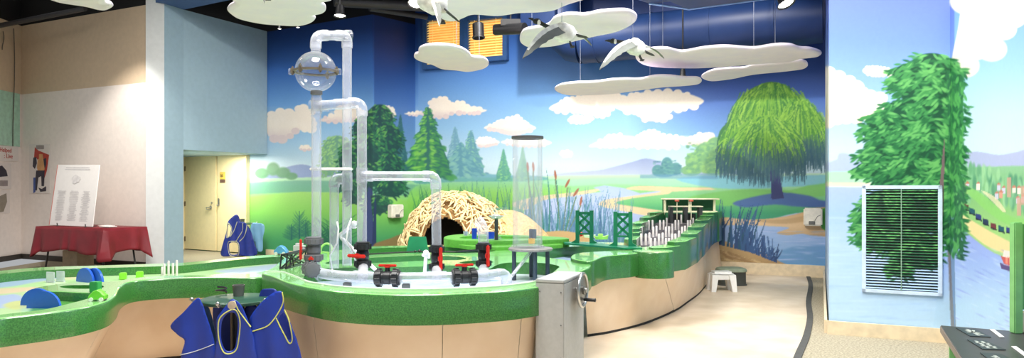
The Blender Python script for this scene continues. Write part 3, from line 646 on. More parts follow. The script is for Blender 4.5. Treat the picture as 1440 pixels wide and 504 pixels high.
d1 = thing('rectangular_duct', 'flat navy rectangular duct crossing above the round duct', 'duct', fl(1050, 8.0, 3.66))
mb = MB(); qa, qb = A(969, 13, 8.8), A(1156, 2.5, 8.0); dd_ = Vector((qb.x-qa.x, qb.y-qa.y, 0)).normalized(); nn = Vector((dd_.y, -dd_.x, 0))
z_ = qa.z; mb.prism([qa, qb, qb+nn*1.2, qa+nn*1.2-dd_*.25], z_, z_+.5); mb.prism([qa-dd_*.5+nn*.1, qa, qa+nn*1.2-dd_*.25, qa-dd_*.8+nn*1.2], z_+.12, z_+.5); obj('casing', mb, m_duct, d1, 30)
mb = MB(); mb.tube([qa-dd_*.5+nn*.1+Vector((0, 0, .12)), qa, Vector((qb.x, qb.y, z_))], .014, 8); obj('flange', mb, mat('pale blue flange', (120, 156, 200), .4), d1)
mb = MB(); q = fl(763, 11.6, 0); mb.bbox((q.x, q.y, 4.78), (.62, .5, 1.6), .01, bang); solo('duct_drop', mb, m_duct, 'square navy duct dropping beside the blinds behind the flying goose', 'duct')
mb = MB()
for (xa, ya, Ya, xb, yb, Yb, r) in ((840, -6, 9.2, 1165, -22, 8.2, .05), (470, 2, 11.5, 610, 10, 12.2, .09), (520, 12, 11.9, 600, 24, 12.6, .05)):
    t = MB(); t.cyl(A(xa, ya, Ya), A(xb, yb, Yb), r, 12)
    if r > .06: solo('ceiling_pipe', t, mat('dark grey steel', (52, 50, 52), .5), 'thick dark pipe under the black ceiling near the bright lamp', 'pipe')
    elif ya > 0: solo('ceiling_pipe', t, mat('dark grey steel', (52, 50, 52), .5), 'thin dark pipe under the black ceiling above the mural corner', 'pipe')
# beam at upper left
t = MB(); t.cyl(A(-10, 38, 12.6), A(120, 12, 11.9), .045, 10); solo('ceiling_pipe', t, mat('dark grey steel', (52, 50, 52), .5), 'dark conduit along the top of the beige wall', 'pipe')
# ---------------------------------------------------------------- the water tables
m_green = mat('speckled green solid surface', (40, 98, 42), .3, var=.3, scale=130, rgb2=(70, 136, 62), spec=.6, coat=.5)
m_gtop = mat('lit green top', (128, 194, 112), .22, var=.08, scale=200, spec=.6, coat=.6)  # same green made paler, light on the upward faces put into the colour
m_ply = mat('birch plywood', (226, 200, 170), .5, var=.05, scale=3, rgb2=(236, 214, 188)); m_toe = mat('black toe kick', (20, 20, 20), .7)
m_lip = mat('frosted acrylic lip', (196, 212, 190), .25, var=.02)
def loop(px, z, n=5): return [Vector((p.x, p.y, 0)) for p in smooth_closed([P(a, b, z) for a, b in px], n)]
def loopc(px, z, n=5): return loop(px, z, n)
def inside(poly, X, Y):
    m = np.zeros(X.shape, bool); n = len(poly)
    for k in range(n):
        a, b = poly[k], poly[(k+1) % n]
        if a.y == b.y: continue
        c = (Y > min(a.y, b.y)) & (Y <= max(a.y, b.y)); m ^= c & (X < a.x+(Y-a.y)*(b.x-a.x)/(b.y-a.y))
    return m
def painted_floor(name, poly, z, step, sheet, parent, m):
    xs = [p.x for p in poly]; ys = [p.y for p in poly]
    gx = np.arange(min(xs), max(xs), step); gy = np.arange(min(ys), max(ys), step); X, Y = np.meshgrid(gx, gy)
    cx = X[:-1, :-1]+step/2; cy = Y[:-1, :-1]+step/2; keep = np.nonzero(inside(poly, cx, cy).ravel())[0]; nx = len(gx); r = keep//(nx-1); c = keep % (nx-1); k = r*nx+c
    f = np.stack([k, k+1, k+nx+1, k+nx], -1); used, inv = np.unique(f, return_inverse=True); f = inv.reshape(-1, 4)
    v = np.stack([X.ravel()[used], Y.ravel()[used], np.full(len(used), z)], -1); px, py = project(v); col = sheet.sample(px, py)
    o0 = np.array(ORG[parent.name]); me = bpy.data.meshes.new(name); me.from_pydata((v-o0).tolist(), [], f.tolist()); me.update()
    at = me.color_attributes.new('paint', 'FLOAT_COLOR', 'POINT'); at.data.foreach_set('color', np.concatenate([col, np.ones((len(col), 1))], 1).astype(np.float32).ravel())
    me.materials.append(m); o = bpy.data.objects.new(name, me); C.objects.link(o); o.parent = parent; ORG[o.name] = ORG[parent.name]; return o
def skirt(parent, top, bot, zt, seams, zb=.03):
    """plywood panels lofted between two polylines, split at the seam indices"""
    for a, b in zip(seams[:-1], seams[1:]):
        mb = MB(); T = top[a:b+1]; B = bot[a:b+1]; n = len(T)
        if n < 2: continue
        g = (T[-1]-T[-2]).normalized()*.004; T = T[:-1]+[T[-1]-g]; B = B[:-1]+[B[-1]-g]
        mb.add([Vector((p.x, p.y, zt)) for p in T]+[Vector((p.x, p.y, zb)) for p in B], [(i, i+1, n+i+1, n+i) for i in range(n-1)])
        obj('skirt_panel', mb, m_ply, parent, 60)
    n = len(bot); mb = MB(); mb.add([Vector((p.x, p.y, zb+.02)) for p in bot]+[Vector((p.x, p.y, 0)) for p in bot], [(i, i+1, n+i+1, n+i) for i in range(n-1)])
    return mb
wet = attr_mat('wet painted basin', .12, .5, .03)
# --- left (downstream) table
outL = [(-80, 459), (0, 448), (60, 441), (110, 434), (148, 425), (163, 415), (169, 404), (184, 396.5), (215, 393), (260, 391), (310, 390.5), (355, 391), (385, 386), (402, 372), (418, 358), (365, 359.5), (325, 363), (260, 369.5), (220, 371), (140, 373.5), (60, 376), (0, 381), (-80, 390)]
innL = [(-70, 452), (0, 443), (60, 436), (95, 428), (125, 420), (147, 411.5), (160, 402), (176, 393.5), (215, 389), (260, 387.5), (310, 386.5), (350, 385), (378, 380), (392, 370), (398, 362), (365, 363), (325, 366.5), (260, 373.5), (220, 375), (140, 377.5), (60, 380.5), (0, 386), (-70, 394)]
OL, IL = loop(outL, .71), loop(innL, .71)
cL = fl(150, 5.2, 0)
TL = thing('water_table', 'long low green water table section with blue half discs, nearest on the left', 'water table', cL, 'connected water table sections')
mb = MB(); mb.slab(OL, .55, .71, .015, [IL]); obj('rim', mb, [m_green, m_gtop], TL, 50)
SL = Sheet(-120, 460, 350, 480)
SL.im[:] = (196, 232, 172)
SL.poly([(-120, 372), (100, 372), (150, 380), (130, 392), (60, 396), (-120, 420)], (232, 228, 186), 1, 0, 6)
SL.poly([(-120, 412), (0, 405), (46, 398), (90, 390), (60, 388), (0, 396), (-120, 404)], (176, 196, 232), 1, 3, 4)
SL.poly([(-120, 422), (0, 414), (50, 408), (60, 404), (0, 406), (-120, 414)], (236, 216, 180), 1, 3, 2)
SL.poly([(-120, 440), (0, 434), (34, 430), (36, 420), (20, 414), (0, 416), (-120, 424)], (180, 204, 240), 1, 3, 2)
SL.poly([(4, 430), (20, 424), (40, 424), (40, 432), (20, 436)], (214, 226, 150), 1, 3, 2)
SL.poly([(60, 409), (160, 408), (160, 440), (40, 440)], (96, 168, 80), 1, 0, 2)
SL.poly([(300, 382), (340, 377), (400, 370), (420, 366), (420, 386), (370, 386), (340, 386)], (196, 208, 236), 1, 3, 4)
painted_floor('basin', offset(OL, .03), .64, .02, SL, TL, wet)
isl = loop([(44, 409), (52, 404.5), (85, 399.5), (120, 398), (150, 396.5), (170, 396), (162, 402), (150, 409.5), (120, 412), (85, 410.5), (60, 410)], .705)
ih = loop([(84, 403.5), (100, 401.5), (138, 401.5), (146, 403.5), (138, 406), (110, 406.5), (92, 405.5)], .705, 3)
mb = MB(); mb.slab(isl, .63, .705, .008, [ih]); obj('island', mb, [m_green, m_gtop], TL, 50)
top = offset(OL, .04); bot = offset(OL, .30)
n5 = 5; i0 = 0; i1 = 12*n5+2
k = MB(); toe = skirt(TL, top[i0:i1+1], bot[i0:i1+1], .56, [0, 22, 34, 46, i1]); obj('toe_kick', toe, m_toe, TL)
tb = [Vector(p) for p in top[14*n5:22*n5]]; skb = skirt(TL, tb, [Vector(p) for p in offset(OL, .2)[14*n5:22*n5]], .56, [0, 20, len(tb)-1]); obj('toe_kick', skb, m_toe, TL)
# --- middle pond table
outM = [(368, 384.5), (384, 389.5), (404, 397.5), (438, 405), (480, 411), (540, 414.3), (600, 414.5), (660, 412.5), (720, 408.5), (764, 402.5), (769, 398), (775, 393), (800, 387), (828, 377), (834, 369.5), (850, 363), (889, 358), (904, 350), (892, 342.5), (850, 341), (800, 340), (760, 341), (700, 343), (600, 345), (520, 347), (470, 353), (430, 362), (404, 376), (384, 380)]
OM = loop(outM, .75)
pond = [(428, 396), (450, 400.5), (480, 404.5), (540, 407.8), (600, 408.2), (660, 406.3), (715, 402.5), (752, 397), (770, 389.5), (782, 380), (786, 375), (770, 371), (745, 369.6), (722, 369.4), (706, 371), (696, 374.5), (687, 378.5), (668, 378), (650, 374.5), (625, 373.8), (597, 375), (560, 376), (521, 376.6), (480, 377), (445, 379), (430, 386)]
holeB = [(460, 371.5), (500, 371), (530, 370.2), (565, 368.6), (597, 367), (625, 366.4), (645, 366), (656, 364), (645, 361.5), (625, 360.4), (595, 359.6), (560, 361), (521, 363), (485, 365), (464, 368)]
holeC = [(500, 357), (540, 356.2), (590, 355.6), (640, 356.2), (680, 355), (702, 351.5), (690, 348.6), (620, 347.6), (560, 348.5), (510, 350.5), (492, 354)]
holeD = [(744, 358), (758, 353.5), (778, 350), (808, 347), (845, 345.5), (878, 346.5), (886, 351), (872, 354.5), (846, 356.5), (822, 360), (806, 366.2), (784, 364.5), (760, 361)]
holeE = [(646, 369.8), (662, 367), (684, 367), (694, 369), (682, 371.4), (662, 372)]
TM = thing('water_table', 'high round green pond table carrying the clear pipes and plywood sides', 'water table', fl(600, 5.6, 0), 'connected water table sections')
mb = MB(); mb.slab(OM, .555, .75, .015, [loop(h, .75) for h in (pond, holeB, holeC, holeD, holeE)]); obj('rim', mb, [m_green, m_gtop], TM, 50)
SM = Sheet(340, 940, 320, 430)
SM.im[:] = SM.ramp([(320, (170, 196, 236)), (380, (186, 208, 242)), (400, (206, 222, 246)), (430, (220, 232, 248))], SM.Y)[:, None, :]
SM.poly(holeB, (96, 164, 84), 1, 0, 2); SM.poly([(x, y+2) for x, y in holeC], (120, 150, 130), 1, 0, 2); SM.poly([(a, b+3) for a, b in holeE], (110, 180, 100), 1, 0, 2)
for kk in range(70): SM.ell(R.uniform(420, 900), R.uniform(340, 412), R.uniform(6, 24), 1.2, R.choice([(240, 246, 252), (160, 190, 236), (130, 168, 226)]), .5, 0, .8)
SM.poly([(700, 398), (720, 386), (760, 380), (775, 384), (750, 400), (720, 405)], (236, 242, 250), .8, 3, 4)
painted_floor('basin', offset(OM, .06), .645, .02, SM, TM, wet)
top = offset(OM, .05); bot = offset(OM, .12); top = top[-12:]+top[:56]; bot = bot[-12:]+bot[:56]
skb = skirt(TM, top, bot, .56, [0, 26, 44, 54, 67]); obj('toe_kick', skb, m_toe, TM)
skb = skirt(TM, [Vector(p) for p in top[18*5:28*5]], [Vector(p) for p in top[18*5:28*5]], .56, [0, 25, 49]); obj('toe_kick', skb, m_toe, TM)
lipo = loop([(x, y+(1.2 if y > 385 else -.6)) for x, y in pond], .75); lipi = loop(pond, .75)
mb = MB(); mb.prism(lipo[:45], .752, .752) if False else None
idx = list(range(0, 41)); ring2 = [lipo[i] for i in idx]+[lipi[i] for i in reversed(idx)]
mb.prism(ring2, .745, .762); obj('splash_lip', mb, m_lip, TM)
mb = MB(); st = smooth_open([P(x, y, .751) for x, y in ((374, 382), (396, 383), (412, 388), (432, 396), (456, 402.5))], 6); mb.tube([p for p in st], .008, 6); obj('splash_lip', mb, m_lip, TM)
# --- stepped river table running back to the mural
TR = thing('water_table', 'stepped green and teal river table rising towards the mural wall', 'water table', fl(920, 8.4, 0), 'connected water table sections')
def teal_mat():
    m = bpy.data.materials.new('green to teal painted side'); m.use_nodes = True; nt = m.node_tree; N = nt.nodes; L = nt.links; b = N['Principled BSDF']
    g = N.new('ShaderNodeNewGeometry'); s = N.new('ShaderNodeSeparateXYZ'); L.new(g.outputs['Position'], s.inputs[0])
    def mr(src, a, b_):
        q = N.new('ShaderNodeMapRange'); q.inputs[1].default_value = a; q.inputs[2].default_value = b_; L.new(src, q.inputs[0]); return q.outputs[0]
    fy = mr(s.outputs['Y'], 7.3, 9.4); fz = mr(s.outputs['Z'], 1.0, .76)
    mu = N.new('ShaderNodeMath'); mu.operation = 'MULTIPLY'; L.new(fy, mu.inputs[0]); L.new(fz, mu.inputs[1])
    nz = N.new('ShaderNodeTexNoise'); nz.inputs['Scale'].default_value = 130; L.new(g.outputs['Position'], nz.inputs['Vector'])
    r1 = N.new('ShaderNodeValToRGB'); r1.color_ramp.elements[0].color = (*lin((34, 88, 38)), 1); r1.color_ramp.elements[1].color = (*lin((58, 120, 54)), 1)
    r1.color_ramp.elements[0].position = .35; r1.color_ramp.elements[1].position = .65; L.new(nz.outputs['Fac'], r1.inputs['Fac'])
    mx = N.new('ShaderNodeMixRGB'); L.new(mu.outputs[0], mx.inputs[0]); L.new(r1.outputs['Color'], mx.inputs[1]); mx.inputs[2].default_value = (*lin((40, 88, 112)), 1)
    L.new(mx.outputs[0], b.inputs['Base Color']); b.inputs['Roughness'].default_value = .3; b.inputs['Coat Weight'].default_value = .5; return m
m_teal = teal_mat()
nearr = loop([(831, 367.5), (850, 361), (870, 358.8), (889, 357.2), (915, 353), (941, 351), (950, 347), (935, 345), (905, 347.5), (881, 351.5), (850, 353.5), (818, 355.5), (804, 359), (806, 364.5)], .78)
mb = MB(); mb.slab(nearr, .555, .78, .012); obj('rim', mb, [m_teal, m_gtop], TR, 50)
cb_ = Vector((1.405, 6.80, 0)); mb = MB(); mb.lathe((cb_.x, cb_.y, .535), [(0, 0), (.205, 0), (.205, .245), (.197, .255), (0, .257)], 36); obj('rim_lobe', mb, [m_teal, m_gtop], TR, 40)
E = [P(941, 352, .78), P(964, 346, .80), P(981, 334.4, .84), P(988, 324.5, .88), P(996, 314.6, .92), P(1002, 306.6, .96), P(1005, 301.8, 1.0), P(1015.5, 297.2, 1.03)]
ZS = [.79, .81, .85, .89, .93, .97, 1.0, 1.03]
def blocks(pts, w, side):
    for i in range(len(pts)-1):
        a, b = Vector((pts[i].x, pts[i].y, 0)), Vector((pts[i+1].x, pts[i+1].y, 0)); d = (b-a).normalized(); n = Vector((-d.y, d.x, 0))*w*side; a = a+n*(-.035 if i%2 else 0)
        q = [a-d*.05, a+(b-a)*.5, b, b+n, a+n*.9-d*.1, a+n*.45-d*.17]
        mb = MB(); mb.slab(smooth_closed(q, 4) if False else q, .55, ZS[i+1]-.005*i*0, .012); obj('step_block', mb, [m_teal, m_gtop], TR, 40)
blocks(E, .2, 1)
EL = [P(878, 338, .82), P(883, 331, .84), P(884, 325, .88), P(889, 317.5, .92), P(900, 309.6, .96), P(912, 301.7, 1.0), P(925, 297.5, 1.03)]
ZS = [.8, .84, .88, .92, .96, 1.0, 1.03]
blocks(EL, .16, -1)
m_bed = mat('grey river bed', (104, 100, 104), .6, var=.08); m_dk = mat('dark grey gate plastic', (58, 60, 62), .5)
tiers = [(7.25, 7.95, .70), (7.95, 8.6, .745), (8.6, 9.35, .79), (9.35, 10.15, .835), (10.15, 10.75, .88)]
def xr(Y):
    for a, b in zip(E[:-1], E[1:]):
        if Y <= b.y: break
    t = (Y-a.y)/(b.y-a.y); return a.x+(b.x-a.x)*t
def xl(Y):
    if Y < EL[0].y: return EL[0].x-.1+(Y-EL[0].y)*.3
    for a, b in zip(EL[:-1], EL[1:]):
        if Y <= b.y: break
    t = (Y-a.y)/(b.y-a.y); return a.x+(b.x-a.x)*t
for a, b, z in tiers:
    mb = MB(); q = [Vector((xl(a)+.04, a, 0)), Vector((xr(a)-.06, a, 0)), Vector((xr(b)-.06, b, 0)), Vector((xl(b)+.04, b, 0))]; mb.prism(q, .56, z); obj('bed_step', mb, m_bed, TR, False)
# river skirt
ft = [P(831, 367.5, .78), P(850, 361, .78), P(889, 357.2, .78), P(941, 352, .78)]+E[1:]
fbm = [P(826, 475, 0), P(858, 470, 0), P(905, 458, 0), P(948, 440, 0), P(966, 428, 0), P(982, 416, 0), P(990, 407, 0), P(997, 399, 0), P(1003, 394, 0), P(1008, 389, 0), P(1015, 384.5, 0)]
ft = smooth_open([Vector((p.x-.05, p.y+.03, 0)) for p in ft], 4); fb_ = smooth_open(fbm, 4)
nn_ = min(len(ft), len(fb_)); ft = ft[:nn_]; fb_ = fb_[:nn_]
toe = skirt(TR, ft, fb_, .56, [0, 12, 22, 32, nn_-1]); obj('toe_kick', toe, m_toe, TR)
lt = [Vector((p.x+.02, p.y, 0)) for p in EL]; toe = skirt(TR, lt, lt, .56, [0, 3, len(lt)-1]); obj('toe_kick', toe, m_toe, TR)
# pegs, each a countable part of the bed: removable pegs -> things
m_peg = mat('white peg plastic', (214, 208, 206), .35, var=.02)
def make_peg(loc, h, r, label, group):
    mb = MB(); mb.lathe(loc, [(0, 0), (r, 0), (r, h-.006), (r-.004, h), (0, h)], 14); return solo('peg', mb, m_peg, label, 'peg', group, org=loc)
pegs = [(57, 405), (83, 400), (112, 375), (140, 345), (163, 330), (190, 320), (110, 440), (142, 430), (168, 420), (195, 375), (218, 365), (243, 320), (268, 320), (290, 290), (178, 450), (208, 450), (235, 440), (262, 420), (285, 385), (307, 370), (330, 345), (352, 325), (373, 320), (393, 280), (307, 445), (330, 435), (352, 430), (378, 395), (400, 375), (420, 365), (440, 330), (458, 320), (477, 290), (285, 450)]
pg0 = None
for x, b in pegs:
    px, py = 880+x/5.04, 260+b/5.04
    best = None
    for a_, b_, z in tiers:
        Y = (H-z)*F/(py-HY)
        Yc = min(max(Y, a_+.04), b_-.05); e = abs(Y-Yc)
        if best is None or e < best[0]: best = (e, Yc, z)
    loc = fl(px, best[1], best[2])
    if pg0 is None: pg0 = make_peg(loc, .135, .0135, 'white round peg standing in the stepped grey river bed', 'white pegs in the river bed')
    else: c_ = pg0.copy(); C.objects.link(c_); c_.location = loc
# gates and roofed dam at the top of the river
m_cream = mat('cream painted trim', (232, 226, 196), .5); m_dgreen = mat('dark green laminate', (44, 110, 70), .5); m_knob = mat('orange red knob', (206, 96, 70), .35)
dy = 11.05; dm = thing('dam_house', 'green and cream dam frame with roof board at the top of the river table', 'dam model', fl(970, dy, .95))
def fx(px, Y, z): return fl(px, Y, z)
def zz(py, Y): return H-(py-HY)/F*Y
a, b = fl(932, dy, 0), fl(1008, dy, 0); w = (b-a).length; da = math.atan2(b.y-a.y, b.x-a.x)
mb = MB(); mb.bbox(((a.x+b.x)/2, dy, 1.235), (w, .3, .02), .004); obj('roof_board', mb, m_cream, dm)
mb = MB(); mb.bbox(((a.x+b.x)/2, dy+.12, 1.1), (w-.04, .02, .27), .003); obj('back_panel', mb, m_dgreen, dm)
for px in (935, 969.5, 1004.5): mb = MB(); q = fl(px, dy-.08, 0); mb.bbox((q.x, q.y, 1.105), (.035, .035, .25), .004); obj('post', mb, m_cream, dm)
mb = MB(); mb.bbox(((a.x+b.x)/2, dy-.1, 1.03), (w-.05, .04, .03), .003); obj('rail', mb, m_cream, dm)
mb = MB(); mb.bbox(((a.x+b.x)/2, dy, .79), (w-.02, .34, .46), .004); obj('base_block', mb, m_dgreen, dm)
gy = 10.45; gt = thing('sluice_gate', 'dark double sluice gate with two orange knobs across the river table', 'gate', fl(964, gy, .88))
for px in (943, 963.5, 984): q = fl(px, gy, 0); mb = MB(); mb.bbox((q.x, q.y, .99), (.05, .14, .27), .004); obj('post', mb, m_dk, gt)
for xa, xb in ((938, 943), (984, 990)):
    a, b = fl(xa, gy, 0), fl(xb, gy, 0); mb = MB(); Q = [Vector((xa2, 0, z)) for xa2, z in ((a.x, .88), (b.x, .88), (b.x if xa < 950 else a.x, 1.12))]; mb.add([q+Vector((0, gy-.02+t, 0)) for t in (0, .04) for q in Q], [(0, 1, 2), (5, 4, 3), (0, 3, 4, 1), (1, 4, 5, 2), (2, 5, 3, 0)]); obj('side_fin', mb, m_dk, gt, False)
a, b = fl(941, gy, 0), fl(987, gy, 0); mb = MB(); mb.bbox(((a.x+b.x)/2, gy, 1.13), (b.x-a.x, .16, .015), .003); obj('top_rail', mb, m_cream, gt)
for px in (952, 972):
    q = fl(px, gy-.05, 0); mb = MB(); mb.bbox((q.x, gy+.03, .955), (.18, .02, .13), .003); obj('gate_leaf', mb, mat('black gate leaf', (24, 26, 28), .5), gt)
    mb = MB(); mb.cyl((q.x, q.y, .93), (q.x, q.y, 1.22), .007, 8); st_ = obj('stem', mb, m_cream, gt)
    mb = MB(); mb.lathe((q.x, q.y, 1.20), [(0, 0), (.03, .005), (.036, .018), (.03, .032), (0, .038)], 16); obj('knob', mb, m_knob, st_)

# lime ring planter, board and rail on the middle table
m_lime = mat('lime green plastic', (88, 160, 56), .4, var=.08, scale=40); m_sea = mat('sea green board', (30, 128, 90), .45)
rp = loop([(624, 334), (630, 331.5), (650, 329.5), (680, 329.5), (720, 330.5), (760, 332), (793, 334), (798, 336), (760, 337.5), (720, 338), (700, 338.5), (670, 338.5), (645, 337.7), (628, 336.3)], .84)
rh = loop([(646, 334.8), (662, 332.2), (700, 332.2), (745, 333.2), (762, 334.6), (735, 335.7), (700, 336.2), (680, 336.3), (658, 336)], .84)
pl = thing('ring_basin', 'raised lime green basin with blue cups, behind the short elbow pipe', 'basin', Vector((sum(p.x for p in rp)/len(rp), sum(p.y for p in rp)/len(rp), .75)))
mb = MB(); mb.slab(rp, .75, .84, .01, [rh]); obj('rim', mb, m_lime, pl, 50)
mb = MB(); mb.prism(offset(rp, .03), .75, .775); obj('basin', mb, mat('pale green basin', (176, 216, 170), .3), pl)
rt = loop([(643, 343.2), (660, 341.4), (700, 341.2), (760, 342), (792, 343.5), (764, 345.6), (704, 347.4), (662, 346.4)], .79); mb = MB(); mb.slab(rt, .75, .79, .006); obj('lower_tray', mb, m_lime, pl, 50)
Yb_ = 7.0; mb = MB(); M = Matrix(); q = [fl(572, Yb_), fl(602, Yb_)]; cxm = (q[0]+q[1])/2
mb.add([Vector((cxm.x+sx*w_, Yb_+t, z)) for t in (0, .025) for sx, w_, z in ((-1, .115, .75), (1, .115, .75), (1, .085, .915), (-1, .085, .915))], [(0, 1, 2, 3), (7, 6, 5, 4), (0, 4, 5, 1), (1, 5, 6, 2), (2, 6, 7, 3), (3, 7, 4, 0)])
solo('flow_board', mb, m_sea, 'sea green trapezoid board standing on the pond table before the stick den', 'board', smooth=False)
mb = MB(); mb.tube([P(516, 358, .765), P(560, 355.5, .765), P(596, 354, .765), P(640, 354.5, .765), P(690, 350, .765)], .008, 8); mb.ball(P(590, 353.5, .775), .018, 10); mb.ball(P(584, 354, .773), .014, 10)
solo('rail_rod', mb, mat('dark steel rod', (60, 62, 60), .4, metal=.6), 'thin dark steel rod lying across the green pond islands', 'rod')

# lattice bridge over the river mouth
m_br = mat('sea green bridge plastic', (20, 118, 82), .35)
bg = thing('toy_bridge', 'sea green toy bridge with two lattice towers at the river mouth', 'bridge', fl(850, 7.3, .79))
dk0, dk1 = fl(797, 7.72, .80), fl(900, 6.98, .80); dd = (dk1-dk0).normalized(); dn = Vector((-dd.y, dd.x, 0))
mb = MB(); qn = .14
mb.prism([dk0-dd*.06, dk0-dn*qn+dd*.1, dk1-dn*qn-dd*.1, dk1+dd*.03, dk1+dn*qn*.6-dd*.1, dk0+dn*qn*.6+dd*.1], .788, .806); obj('deck', mb, m_br, bg, False)
for px, t in ((822, .2), (876, .72)):
    c = dk0+(dk1-dk0)*t; c = fl(px, c.y, .806); tw = thing  # tower
    mb = MB(); hw, ht = .078, .36; ux = Vector((1, 0, 0)) if False else Vector((.97, -.24, 0)).normalized(); dpt = Vector((-ux.y, ux.x, 0))
    def bar(x0, z0, x1, z1, wd_=.026, th=.03):
        a, b = c+ux*x0+Vector((0, 0, z0)), c+ux*x1+Vector((0, 0, z1)); d = (b-a).normalized(); s_ = dpt.cross(d).normalized()*wd_/2; e = dpt*th/2
        mb.add([a+s_+e, a-s_+e, a-s_-e, a+s_-e, b+s_+e, b-s_+e, b-s_-e, b+s_-e], [(0, 1, 2, 3), (7, 6, 5, 4), (0, 4, 5, 1), (1, 5, 6, 2), (2, 6, 7, 3), (3, 7, 4, 0)])
    for sx in (-1, 1):
        bar(sx*hw, 0, sx*hw, ht, .04, .045); bar(sx*hw, 0, sx*(hw+.04), 0, .02, .045) if False else None
        mb.add([c+ux*(sx*(hw+.0))+dpt*e_+Vector((0, 0, .12)) for e_ in (-.02, .02)]+[c+ux*(sx*(hw+.07))+dpt*e_ for e_ in (-.02, .02)]+[c+ux*(sx*(hw+.02))+dpt*e_+Vector((0, 0, .035)) for e_ in (-.02, .02)]+[c+ux*(sx*hw)+dpt*e_ for e_ in (-.02, .02)], [(0, 1, 5, 4), (4, 5, 3, 2), (2, 3, 7, 6), (0, 4, 2, 6), (1, 7, 3, 5)])
    bar(-hw, ht-.03, hw, ht-.03, .03); bar(-hw, .1, hw, .1, .02)
    bar(-hw, .1, hw, .24); bar(hw, .1, -hw, .24); bar(-hw, .2, hw, .34); bar(hw, .2, -hw, .34)
    obj('tower', mb, m_br, bg, False)
# ---------------------------------------------------------------- clear pipework
m_pvc = clear_mat('clear pvc', (.95, .955, .985), .20, .3); m_glass = clear_mat('clear acrylic', (1, 1, 1), .06, .16, .04)
m_blk = mat('black valve plastic', (34, 36, 38), .35); m_gry = mat('grey valve plastic', (96, 98, 100), .45); m_red = mat('red valve handle', (206, 44, 34), .35); m_wht = mat('white plastic', (240, 240, 236), .35, var=.02)
Y0 = 5.12; RP = .036
pw = thing('pipework', 'tall clear pipe run with red handled valves and a clear globe over the round pond', 'pipes', P(560, 390, .65))
def pipe(pts, name='pipe', r=RP, bend=.0, n=18): mb = MB(); mb.tube(pts, r, n, caps=False); return obj(name, mb, m_pvc, pw)
m_slv = clear_mat('clear pvc fitting', (.97, .97, .985), .12, .25)
def sleeve(a, b, r=RP+.006): mb = MB(); mb.tube([a, b], r, 18, caps=False); return obj('pipe_fitting', mb, m_slv, pw)
def elbow(c, d1, d2, r=RP+.006, l=.075):
    c, d1, d2 = Vector(c), Vector(d1).normalized(), Vector(d2).normalized()
    pts = [c+d1*l*1.3, c+d1*l*.8]+[c+(d1*(1-t)**2+d2*t**2)*l*.8 for t in (.25, .5, .75)]+[c+d2*l*.8, c+d2*l*1.3]
    mb = MB(); mb.tube(pts, r, 18, caps=False); return obj('pipe_elbow', mb, m_pvc, pw)
def valve(c, ax, hn, L=.17, r=.045, body=None, hl=.055, hdir=None):
    """ball valve: barrel on axis ax, lever on side hn"""
    c = Vector(c); ax = Vector(ax).normalized(); hn = Vector(hn).normalized(); body = body or m_blk
    mb = MB(); mb.lathe(c-ax*L/2, [(r*.75, 0), (r*.95, .004), (r*.95, L*.1), (r*.8, L*.12), (r*.8, L*.36), (r*.86, L*.38), (r*.86, L*.62), (r*.8, L*.64), (r*.8, L*.88), (r*.95, L*.9), (r*.95, L-.004), (r*.75, L)], 20, ax, caps=True)
    v = obj('valve', mb, body, pw)
    for s in (-1, 1):
        mb = MB(); q = c+ax*s*L*.32; u, w = perp(ax)
        mb.lathe(q-ax*L*.12, [(r*.8, 0), (r*1.12, .004), (r*1.12, L*.24-.004), (r*.8, L*.24)], 12, ax, caps=True)
        for k in range(12):
            a = 2*PI*k/12; d = u*math.cos(a)+w*math.sin(a); mb.tube([q+d*r*1.12-ax*L*.1, q+d*r*1.12+ax*L*.1], .0045, 5)
        obj('union_nut', mb, body, v)
    mb = MB(); mb.cyl(c, c+hn*(r+.022), r*.32, 12); st = obj('valve_stem', mb, body, v)
    hd = Vector(hdir).normalized() if hdir else ax; s_ = hd.cross(hn); M = Matrix((hd, s_, hn)).transposed()
    mb = MB(); mb.bbox(c+hn*(r+.03), (hl*2, .026, .018), .007, M=M); mb.bbox(c+hn*(r+.022), (.04, .036, .02), .006, M=M); obj('handle', mb, m_red, v)
    return v
X = Vector((1, 0, 0)); Zv = Vector((0, 0, 1)); Yv = Vector((0, 1, 0))
# manifold following the rim
man = smooth_open([P(x, y, .78) for x, y in ((447, 383.5), (462, 386.5), (486, 389), (510, 390), (545, 391), (600, 391), (653, 390), (680, 388), (700, 386))], 8)
pipe(man, 'manifold_pipe', RP+.002)
e = P(712, 385.5, .78); elbow(e, man[-1]-e, (0, 0, -1), l=.06); pipe([e+Vector((0, 0, -.06)), e+Vector((0, 0, -.13))])
def M_(px): return min(man, key=lambda p: abs(CX+p.x/p.y*F-px))
def tang(px): i = man.index(M_(px)); return (man[min(i+1, len(man)-1)]-man[max(i-1, 0)]).normalized()
# risers
g0 = A(444, 101, Y0); gr = .152
b1 = A(444, 372, Y0); pipe([A(445, 340, Y0), A(445, 131, Y0)]); valve(A(441, 351, Y0), Zv, (-1, -.3, 0), L=.19, r=.062, body=m_gry, hdir=Zv, hl=.08)
elbow(A(441, 378, Y0), Zv, man[0]-A(441, 378, Y0), RP+.01); valve(A(437, 379, 4.98), tang(450)*1.0+Vector((0, -.35, 0)), Zv, L=.12, r=.052, body=m_gry, hl=.022)
sleeve(A(445, 160, Y0), A(445, 138, Y0)); mb = MB(); mb.cyl(A(445, 133, Y0), A(445, 128, Y0), .044, 18); obj('globe_collar', mb, m_gry, pw)
mb = MB(); mb.ball(g0, gr, 40); globe = obj('globe', mb, m_glass, pw)
mb = MB(); mb.lathe(g0-Zv*.008, [(gr-.004, 0), (gr+.014, 0), (gr+.014, .016), (gr-.004, .016)], 40); gring = obj('clamp_ring', mb, mat('clamp steel', (150, 140, 122), .3, metal=.9), globe)
